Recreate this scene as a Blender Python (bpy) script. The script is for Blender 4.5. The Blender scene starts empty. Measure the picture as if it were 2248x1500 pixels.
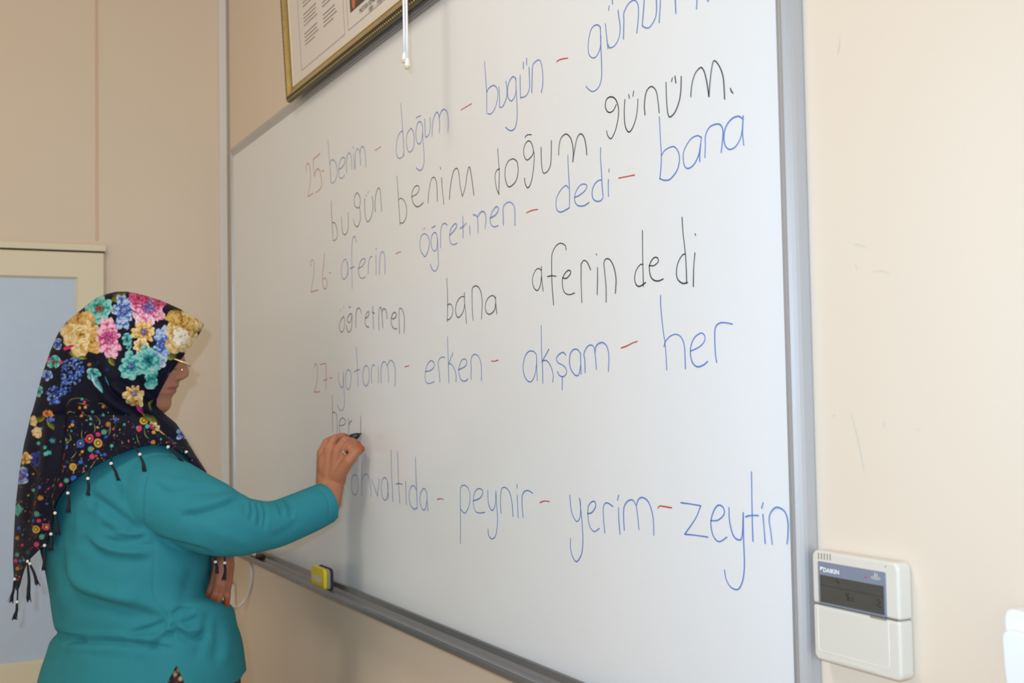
import bpy, bmesh, math, random
import numpy as np
from mathutils import Vector, Matrix

SC = bpy.context.scene
COL = SC.collection
W_PX, H_PX = 2248, 1500

# ---------------------------------------------------------------- camera
FPX = 2610.7
YAW, PITCH, ROLL = 1.0975, 0.0438, -0.0178
ZB = 1.0                                    # height of the whiteboard's lower edge above the floor
CAM = np.array([2.5575, -0.8862, 0.4247 + ZB])
_f = np.array([-math.sin(YAW)*math.cos(PITCH), math.cos(YAW)*math.cos(PITCH), math.sin(PITCH)])
_r0 = np.array([math.cos(YAW), math.sin(YAW), 0.0])
_u0 = np.cross(_r0, _f)
_r = _r0*math.cos(ROLL) + _u0*math.sin(ROLL)
_u = -_r0*math.sin(ROLL) + _u0*math.cos(ROLL)
cam_data = bpy.data.cameras.new('camera')
cam_data.sensor_width = 36.0
cam_data.lens = FPX*36.0/W_PX
cam_data.clip_start = 0.02
cam_data.dof.use_dof = True
cam_data.dof.focus_distance = 1.75
cam_data.dof.aperture_fstop = 8.0
cam = bpy.data.objects.new('camera', cam_data)
COL.objects.link(cam)
m = Matrix.Identity(4)
for i in range(3):
    m[i][0], m[i][1], m[i][2], m[i][3] = _r[i], _u[i], -_f[i], CAM[i]
cam.matrix_world = m
SC.camera = cam

# ---------------------------------------------------------------- exposure, daylight, lamps
SC.view_settings.view_transform = 'Standard'
SC.view_settings.look = 'None'
SC.view_settings.gamma = 1.0
SC.view_settings.use_curve_mapping = False
SC.view_settings.exposure = -0.07
world = bpy.data.worlds.new('daylight')
SC.world = world
world.use_nodes = True
world.node_tree.nodes['Background'].inputs[0].default_value = (1.0, 0.90, 0.74, 1)
world.node_tree.nodes['Background'].inputs[1].default_value = 1.10

def area(name, loc, target, sx, sy, power, color):
    d = bpy.data.lights.new(name, 'AREA')
    d.shape = 'RECTANGLE'; d.size = sx; d.size_y = sy
    d.energy = power; d.color = color
    o = bpy.data.objects.new(name, d); COL.objects.link(o)
    o.location = loc
    o.rotation_euler = (Vector(target) - Vector(loc)).to_track_quat('-Z', 'Y').to_euler()
    return o

area('window_daylight', (4.2, -1.9, 1.7), (1.9, 0.0, 1.2), 1.4, 1.5, 5, (0.85, 0.95, 1.0))
area('ceiling_lamp', (1.15, -1.2, 3.15), (0.6, -0.5, 0.0), 0.30, 0.9, 21, (1.0, 0.90, 0.74))
def flash(loc, target, power, color, deg, blend):
    d = bpy.data.lights.new('camera_flash', 'SPOT'); d.energy = power; d.color = color
    d.spot_size = math.radians(deg); d.spot_blend = blend; d.shadow_soft_size = 0.012
    o = bpy.data.objects.new('camera_flash', d); COL.objects.link(o); o.location = loc
    o.rotation_euler = (Vector(target) - Vector(loc)).to_track_quat('-Z', 'Y').to_euler()
flash(tuple(CAM + _u*0.065 - _r*0.055), tuple(CAM + _f*3 + _r*0.1), 82, (0.48, 0.72, 1.0), 95, 1.0)

# ---------------------------------------------------------------- helpers
def ray(u, v):
    d = _f + _r*((u - W_PX/2)/FPX) - _u*((v - H_PX/2)/FPX)
    return d
def at(u, v, depth):            # point seen at that place of the frame, at a depth from the camera
    return CAM + ray(u, v)*depth
def on_y(u, v, y=0.0):          # point on a plane parallel to the board wall
    d = ray(u, v); return CAM + d*((y - CAM[1])/d[1])
def on_x(u, v, x):              # point on a plane parallel to the end wall
    d = ray(u, v); return CAM + d*((x - CAM[0])/d[0])
def project(P):                 # world points -> frame
    d = np.asarray(P, float) - CAM
    z = d @ _f
    return W_PX/2 + FPX*(d @ _r)/z, H_PX/2 - FPX*(d @ _u)/z, z

def srgb(r, g, b):
    def c(x):
        x = x/255.0
        return x/12.92 if x <= 0.04045 else ((x + 0.055)/1.055)**2.4
    return (c(r), c(g), c(b), 1.0)

def mat(name, color, rough=0.6, metal=0.0, spec=0.5, noise=None, bump=None, **kw):
    m = bpy.data.materials.new(name); m.use_nodes = True
    nt = m.node_tree; b = nt.nodes['Principled BSDF']
    b.inputs['Base Color'].default_value = color
    b.inputs['Roughness'].default_value = rough
    b.inputs['Metallic'].default_value = metal
    b.inputs['Specular IOR Level'].default_value = spec
    for k, v in kw.items():
        b.inputs[k.replace('_', ' ')].default_value = v
    tc = None
    if noise or bump:
        tc = nt.nodes.new('ShaderNodeTexCoord')
    if noise:                   # (scale, other colour, amount)
        n = nt.nodes.new('ShaderNodeTexNoise'); n.inputs['Scale'].default_value = noise[0]
        n.inputs['Detail'].default_value = 5
        nt.links.new(tc.outputs['Object'], n.inputs['Vector'])
        mx = nt.nodes.new('ShaderNodeMix'); mx.data_type = 'RGBA'
        mx.inputs['A'].default_value = color; mx.inputs['B'].default_value = noise[1]
        mr = nt.nodes.new('ShaderNodeMapRange')
        mr.inputs['From Min'].default_value = 0.35; mr.inputs['From Max'].default_value = 0.75
        mr.inputs['To Max'].default_value = noise[2]
        nt.links.new(n.outputs['Fac'], mr.inputs['Value'])
        nt.links.new(mr.outputs['Result'], mx.inputs['Factor'])
        nt.links.new(mx.outputs['Result'], b.inputs['Base Color'])
    if bump:                    # (scale, strength, distance)
        n = nt.nodes.new('ShaderNodeTexNoise'); n.inputs['Scale'].default_value = bump[0]
        n.inputs['Detail'].default_value = 3
        nt.links.new(tc.outputs['Object'], n.inputs['Vector'])
        bp = nt.nodes.new('ShaderNodeBump')
        bp.inputs['Strength'].default_value = bump[1]; bp.inputs['Distance'].default_value = bump[2]
        nt.links.new(n.outputs['Fac'], bp.inputs['Height'])
        nt.links.new(bp.outputs['Normal'], b.inputs['Normal'])
    return m

def attr_mat(name, rough=0.7, spec=0.3, bump=None, **kw):      # colour printed on the cloth or skin itself
    m = mat(name, (1, 1, 1, 1), rough, 0, spec, None, bump, **kw)
    nt = m.node_tree
    a = nt.nodes.new('ShaderNodeAttribute'); a.attribute_name = 'print'
    nt.links.new(a.outputs['Color'], nt.nodes['Principled BSDF'].inputs['Base Color'])
    return m

def link(name, me, material, parent=None, smooth=False):
    o = bpy.data.objects.new(name, me); COL.objects.link(o)
    for mm in (material if isinstance(material, (list, tuple)) else [material]):
        me.materials.append(mm)
    if smooth:
        me.polygons.foreach_set('use_smooth', [True]*len(me.polygons))
    if parent is not None:
        o.parent = parent
        o.matrix_parent_inverse = Matrix.Translation(-Vector(parent.location)) if parent.type == 'EMPTY' else Matrix.Identity(4)
    return o
def mesh_obj(name, verts, faces, material, parent=None, smooth=False, mids=None):
    me = bpy.data.meshes.new(name)
    me.from_pydata([tuple(map(float, v)) for v in verts], [], [tuple(map(int, f)) for f in faces])
    o = link(name, me, material, parent, smooth)
    if mids is not None:
        me.polygons.foreach_set('material_index', list(mids))
    me.update()
    return o
def bm_obj(name, bm, material, parent=None, smooth=False):
    me = bpy.data.meshes.new(name)
    bmesh.ops.recalc_face_normals(bm, faces=bm.faces)
    bm.to_mesh(me); bm.free()
    return link(name, me, material, parent, smooth)
def empty(name, loc):
    o = bpy.data.objects.new(name, None); COL.objects.link(o)
    o.empty_display_size = 0.05
    o.location = tuple(map(float, loc)); return o
def tag(o, label, category, group=None):
    o['label'] = label; o['category'] = category
    if group: o['group'] = group
    return o
def structure(o, label=None):
    o['kind'] = 'structure'
    if label: o['label'] = label
    return o
def bevel(o, w, seg=3, angle=35):
    b = o.modifiers.new('bevel', 'BEVEL'); b.width = w; b.segments = seg
    b.limit_method = 'ANGLE'; b.angle_limit = math.radians(angle)
    me = o.data
    me.polygons.foreach_set('use_smooth', [True]*len(me.polygons))
    wn = o.modifiers.new('normals', 'WEIGHTED_NORMAL'); wn.keep_sharp = False
    return o

def add_box(bm, lo, hi, mid=0):
    vs = [bm.verts.new((x, y, z)) for x in (lo[0], hi[0]) for y in (lo[1], hi[1]) for z in (lo[2], hi[2])]
    for f in ((0,1,3,2), (4,6,7,5), (0,4,5,1), (2,3,7,6), (0,2,6,4), (1,5,7,3)):
        bm.faces.new([vs[i] for i in f]).material_index = mid
def box_obj(name, lo, hi, material, parent=None, bev=0):
    bm = bmesh.new(); add_box(bm, lo, hi)
    o = bm_obj(name, bm, material, parent)
    if bev: bevel(o, bev)
    return o

def catmull(pts, n=8):
    p = np.asarray(pts, float)
    if len(p) < 3: return p
    q = np.vstack([2*p[0]-p[1], p, 2*p[-1]-p[-2]])
    out = []
    for i in range(1, len(q)-2):
        t = np.linspace(0, 1, n, endpoint=False)[:, None]
        a, b, c, d = q[i-1], q[i], q[i+1], q[i+2]
        out.append(0.5*((2*b) + (c-a)*t + (2*a-5*b+4*c-d)*t*t + (3*b-a-3*c+d)*t**3))
    out.append(p[-1:]); return np.vstack(out)

def tube_geo(pts, radii, seg=12, cap=True, flat=None):
    """ring sweep along world points -> verts, faces"""
    P = np.asarray(pts, float); R = np.broadcast_to(np.asarray(radii, float), (len(P),))
    T = np.gradient(P, axis=0); T /= np.linalg.norm(T, axis=1)[:, None] + 1e-12
    ref = np.array([0, 0, 1.0]) if abs(T[0][2]) < 0.9 else np.array([1.0, 0, 0])
    n = np.cross(T[0], ref); n /= np.linalg.norm(n)
    V, F = [], []
    for i in range(len(P)):
        n = n - T[i]*(n @ T[i]); n /= np.linalg.norm(n) + 1e-12
        b = np.cross(T[i], n)
        for k in range(seg):
            a = 2*math.pi*k/seg
            V.append(P[i] + R[i]*(math.cos(a)*n + math.sin(a)*b))
    for i in range(len(P)-1):
        for k in range(seg):
            k2 = (k+1) % seg
            F.append((i*seg+k, i*seg+k2, (i+1)*seg+k2, (i+1)*seg+k))
    if cap:
        F.append(tuple(range(seg-1, -1, -1)))
        F.append(tuple((len(P)-1)*seg + k for k in range(seg)))
    return V, F
def tube_obj(name, pts, radii, material, parent=None, seg=12):
    V, F = tube_geo(pts, radii, seg)
    return mesh_obj(name, V, F, material, parent, True)

def sphere_geo(c, r, nu=12, nv=8, axes=None):
    V, F = [], []
    A = np.eye(3) if axes is None else np.asarray(axes)
    r = np.broadcast_to(np.asarray(r, float), (3,))
    for i in range(nv+1):
        t = math.pi*i/nv
        for k in range(nu):
            a = 2*math.pi*k/nu
            l = np.array([r[0]*math.sin(t)*math.cos(a), r[1]*math.sin(t)*math.sin(a), r[2]*math.cos(t)])
            V.append(np.asarray(c) + l @ A)
    for i in range(nv):
        for k in range(nu):
            F.append((i*nu+k, (i+1)*nu+k, (i+1)*nu+(k+1) % nu, i*nu+(k+1) % nu))
    return V, F
def join_geo(*gs):
    V, F, M = [], [], []
    for i, g in enumerate(gs):
        o = len(V); V += list(g[0]); F += [tuple(x+o for x in f) for f in g[1]]
        M += [g[2] if len(g) > 2 else 0]*len(g[1])
    return V, F, M

# ================================================================ the room
YW = 0.010                                  # board wall
corner = on_y(502.5, 400, YW)
XE = float(corner[0])                       # end wall
M_wall = mat('cream_wall_paint', (0.75, 0.635, 0.515, 1), 0.62, spec=0.30, noise=(1.3, (0.72, 0.605, 0.485, 1), 0.6), bump=(260, 0.10, 0.002))
M_floor = mat('floor_vinyl', srgb(206, 199, 188), 0.45, noise=(6, srgb(190, 182, 170), 0.8))
M_ceil = mat('ceiling_paint', srgb(196, 190, 180), 0.8)
ZC = 3.25
XR, YB = 6.2, -5.2
structure(box_obj('floor', (XE-0.15, YB, -0.1), (XR, YW+0.15, 0.0), M_floor))
structure(box_obj('ceiling', (XE-0.15, YB, ZC), (XR, YW+0.15, ZC+0.1), M_ceil))
structure(box_obj('wall_front', (XE-0.15, YW, 0.0), (XR, YW+0.15, ZC), M_wall), 'cream painted wall behind the whiteboard')
structure(box_obj('wall_left', (XE-0.15, YB, 0.0), (XE, YW, ZC), M_wall), 'beige end wall with a door')

# faint scuffs on the paint right of the board
M_scuff = mat('grey_scuff', srgb(208, 200, 192), 0.7)
for pts in ([(1844, 84), (1842, 104), (1839, 120)], [(1871, 536), (1886, 538), (1902, 543)], [(1877, 578), (1882, 590)], [(1914, 596), (1938, 596), (1955, 603)], [(1868, 905), (1884, 968), (1898, 1040)], [(1828, 915), (1834, 911)], [(1941, 926), (1940, 938)], [(2015, 940), (2017, 947)]):
    c = np.array([on_y(q[0], q[1], YW) for q in catmull(pts, 5)]); V, F = [], []
    for k, p in enumerate(c):
        w = 0.0007*(0.3 + math.sin(math.pi*(k+0.5)/len(c)))
        d_ = c[min(k+1, len(c)-1)]-c[max(k-1, 0)]; n_ = np.array([-d_[2], 0, d_[0]]); n_ = n_/np.linalg.norm(n_)
        V += [p + n_*w + np.array([0, -0.0003, 0]), p - n_*w + np.array([0, -0.0003, 0])]
    F = [(2*k, 2*k+1, 2*k+3, 2*k+2) for k in range(len(c)-1)]
    mesh_obj('scuff_mark', V, F, M_scuff, bpy.data.objects['wall_front'])

# white cable duct standing in the corner, panel joint on the end wall
M_pvc = mat('white_plastic_duct', srgb(222, 220, 216), 0.45)
a = on_x(481.5, 400, XE); b = on_x(499, 400, XE+0.012)
o = box_obj('trim_1', (XE, float(a[1]), 0.02), (XE+0.014, min(float(b[1]), YW-0.004), ZC-0.01), M_pvc, bev=0.002)
structure(o, 'white plastic cable duct running up the corner')
M_joint = mat('panel_joint', srgb(216, 186, 160), 0.65)
a = on_x(208.8, 300, XE); b = on_x(214.4, 300, XE)
top_door = float(on_x(230, 551, XE)[2])
o = box_obj('trim_2', (XE-0.002, float(a[1]), top_door+0.03), (XE+0.003, float(b[1]), ZC-0.01), M_joint, bev=0.001)
structure(o, 'narrow joint strip between the panels of the end wall')

# the door with its blue grey frosted pane
M_door = mat('cream_pvc', srgb(226, 216, 190), 0.42, spec=0.4)
M_gap = mat('dark_gap_shade', srgb(52, 48, 40), 0.7)
M_pane = mat('frosted_pane', srgb(192, 208, 230), 0.28, spec=0.5, noise=(30, srgb(186, 202, 224), 0.5))
xs = XE + 0.030                             # sash face
def ex(u, v, x=None): return on_x(u, v, xs if x is None else x)
yr = float(ex(229, 600)[1]); zt = float(ex(229, 556)[2])
ygr = float(ex(166, 700, XE+0.018)[1]); zgt = float(ex(166, 613.5, XE+0.018)[2]); zgb = float(ex(100, 1446.7, XE+0.018)[2])
sw = yr - ygr
yl = yr - 0.86; ygl = yl + sw
zbtm = 0.06
door = empty('door_1', (XE, (yr+yl)/2, 0.0)); structure(door, 'cream framed door with a large pale blue grey frosted pane')
# sash: mitred frame with a sloped inner edge
bm = bmesh.new()
def rect(y0, y1, z0, z1, x): return [bm.verts.new((x, y0, z0)), bm.verts.new((x, y1, z0)), bm.verts.new((x, y1, z1)), bm.verts.new((x, y0, z1))]
loops = [rect(yl, yr, zbtm, zt, XE+0.004), rect(yl, yr, zbtm, zt, xs-0.003), rect(yl+0.003, yr-0.003, zbtm+0.003, zt-0.003, xs),
         rect(ygl-0.006, ygr+0.006, zgb-0.006, zgt+0.006, xs), rect(ygl, ygr, zgb, zgt, xs-0.010)]
for l0, l1 in zip(loops, loops[1:]):
    for k in range(4):
        bm.faces.new((l0[k], l0[(k+1) % 4], l1[(k+1) % 4], l1[k]))
sash = bm_obj('sash', bm, M_door, door)
box_obj('pane', (XE+0.010, ygl-0.004, zgb-0.004), (XE+0.0195, ygr+0.004, zgt+0.004), M_pane, door)
zf0 = zt + 0.006
zf1 = float(on_x(100, 533, XE+0.02)[2]); yf1 = float(on_x(233, 560, XE+0.02)[1])
bm = bmesh.new()
add_box(bm, (XE, yl-0.03, zf0), (XE+0.024, yf1, max(zf1, zf0+0.015)))
add_box(bm, (XE, yr+0.003, 0.0), (XE+0.006, yf1, zf0))
add_box(bm, (XE, yl-0.03, 0.0), (XE+0.024, yl-0.004, zf0))
bevel(bm_obj('door_frame', bm, M_door, door), 0.0015, 2)
box_obj('gap_strip', (XE, yl, zt-0.002), (XE+0.02, yr+0.003, zf0), M_gap, door)  # dark strip filling the gap above the sash, its shade given as colour
bm = bmesh.new()
add_box(bm, (xs, yl+0.03, 0.98), (xs+0.008, yl+0.062, 1.18))
add_box(bm, (xs+0.008, yl+0.038, 1.09), (xs+0.05, yl+0.054, 1.105))
add_box(bm, (xs+0.038, yl+0.038, 1.09), (xs+0.052, yl+0.15, 1.107))
bevel(bm_obj('door_handle', bm, mat('handle_metal', srgb(190, 190, 190), 0.3, 1.0), door), 0.003)

# ================================================================ the whiteboard
M_board = mat('whiteboard_enamel', (0.80, 0.82, 0.85, 1), 0.22, spec=0.5, noise=(2.2, (0.78, 0.80, 0.83, 1), 0.5))
M_alu = mat('brushed_aluminium', srgb(190, 192, 196), 0.34, 0.55)
M_alu2 = mat('aluminium_tray', srgb(146, 147, 152), 0.40, 0.8)
x0 = float(on_y(514.7, 700)[0]); x1 = float(on_y(1730, 740)[0])
z0 = ZB; z1 = ZB + 1.157
board = empty('whiteboard', ((x0+x1)/2, YW, z0))
tag(board, 'large white wall board in an aluminium frame, filled with handwritten words', 'whiteboard')
box_obj('writing_surface', (x0-0.004, 0.0, z0-0.004), (x1+0.004, YW-0.001, z1+0.004), M_board, board)
# frame profile, measured outward from the edge of the surface: (outward, toward the room)
prof = [(0.0, -0.001), (0.0, 0.004), (0.0015, 0.006), (0.004, 0.0065), (0.0045, 0.0055), (0.0065, 0.0055), (0.007, 0.0085), (0.010, 0.0095),
        (0.0105, 0.0085), (0.0125, 0.0085), (0.013, 0.012), (0.017, 0.0145), (0.021, 0.0145), (0.0245, 0.012), (0.0265, 0.008), (0.028, 0.004), (0.028, -0.009)]
def frame_bar(name, p0, p1, outward, cut0, cut1, sw=1.0, sd=1.0):
    V, F = [], []
    n = len(prof); along = (np.array(p1)-np.array(p0)); along = along/np.linalg.norm(along)
    for end, cut in ((np.array(p0), -cut0), (np.array(p1), cut1)):
        for a_, b_ in prof:
            V.append(end + np.array(outward)*a_*sw + along*a_*cut + np.array([0, -b_*(sd if b_ > 0 else 1), 0]))
    for i in range(n-1): F.append((i, i+1, n+i+1, n+i))
    F.append(tuple(range(n))); F.append(tuple(range(2*n-1, n-1, -1)))
    return mesh_obj(name, V, F, M_alu, board)
frame_bar('frame_rail', (x0, 0, z1), (x1, 0, z1), (0, 0, 1), 0.5, 1, 1.0, 0.22)
frame_bar('frame_rail', (x0, 0, z0), (x0, 0, z1), (-1, 0, 0), 1, 1, 0.5, 0.35)
frame_bar('frame_rail', (x1, 0, z0), (x1, 0, z1), (1, 0, 0), 1, 1)
# pen tray: fascia under the surface, ledge and rounded lip
zl = float(on_y(860, 1376, -0.062)[2])
tp = [(-0.001, z0+0.002), (-0.006, z0), (-0.008, z0-0.004), (-0.012, zl+0.016), (-0.016, zl+0.007), (-0.024, zl+0.004), (-0.040, zl+0.003), (-0.050, zl+0.004),
      (-0.054, zl+0.010), (-0.057, zl+0.013), (-0.061, zl+0.013), (-0.064, zl+0.009), (-0.064, zl+0.002), (-0.060, zl-0.002), (-0.030, zl-0.004), (0.009, zl-0.004)]
V, F = [], []; n = len(tp)
for xx in (x0-0.028, x1+0.028):
    for yy, zz in tp: V.append((xx, yy, zz))
for i in range(n-1): F.append((i, n+i, n+i+1, i+1))
F.append(tuple(range(n))); F.append(tuple(range(2*n-1, n-1, -1)))
mesh_obj('pen_tray', V, F, M_alu2, board)

# ---- the handwriting, stroke by stroke
Z = dict(A=(640, 200, 3.2617), B=(1200, 0, 3.2617), C=(640, 620, 2.42), D=(1140, 460, 3.41), E=(940, 1000, 2.7415), F=(660, 640, 6.817),
         G=(760, 1020, 9.367), H=(1040, 100, 6.523), I=(660, 320, 6.817), J=(1080, 280, 6.612), K=(960, 600, 7.493), L=(920, 720, 9.367), M=(670, 840, 11.54))
INK = dict(blue=mat('blue_marker_ink', srgb(92, 130, 208), 0.25), black=mat('black_marker_ink', srgb(44, 44, 42), 0.25), red=mat('red_marker_ink', srgb(206, 66, 56), 0.25))
for _m in INK.values():                     # thin dry ink: the board shows through a little
    _nt = _m.node_tree; _t = _nt.nodes.new('ShaderNodeBsdfTransparent'); _x = _nt.nodes.new('ShaderNodeMixShader'); _x.inputs[0].default_value = 0.82
    _nt.links.new(_t.outputs[0], _x.inputs[1]); _nt.links.new(_nt.nodes['Principled BSDF'].outputs[0], _x.inputs[2]); _nt.links.new(_x.outputs[0], _nt.nodes['Material Output'].inputs[0])
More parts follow.
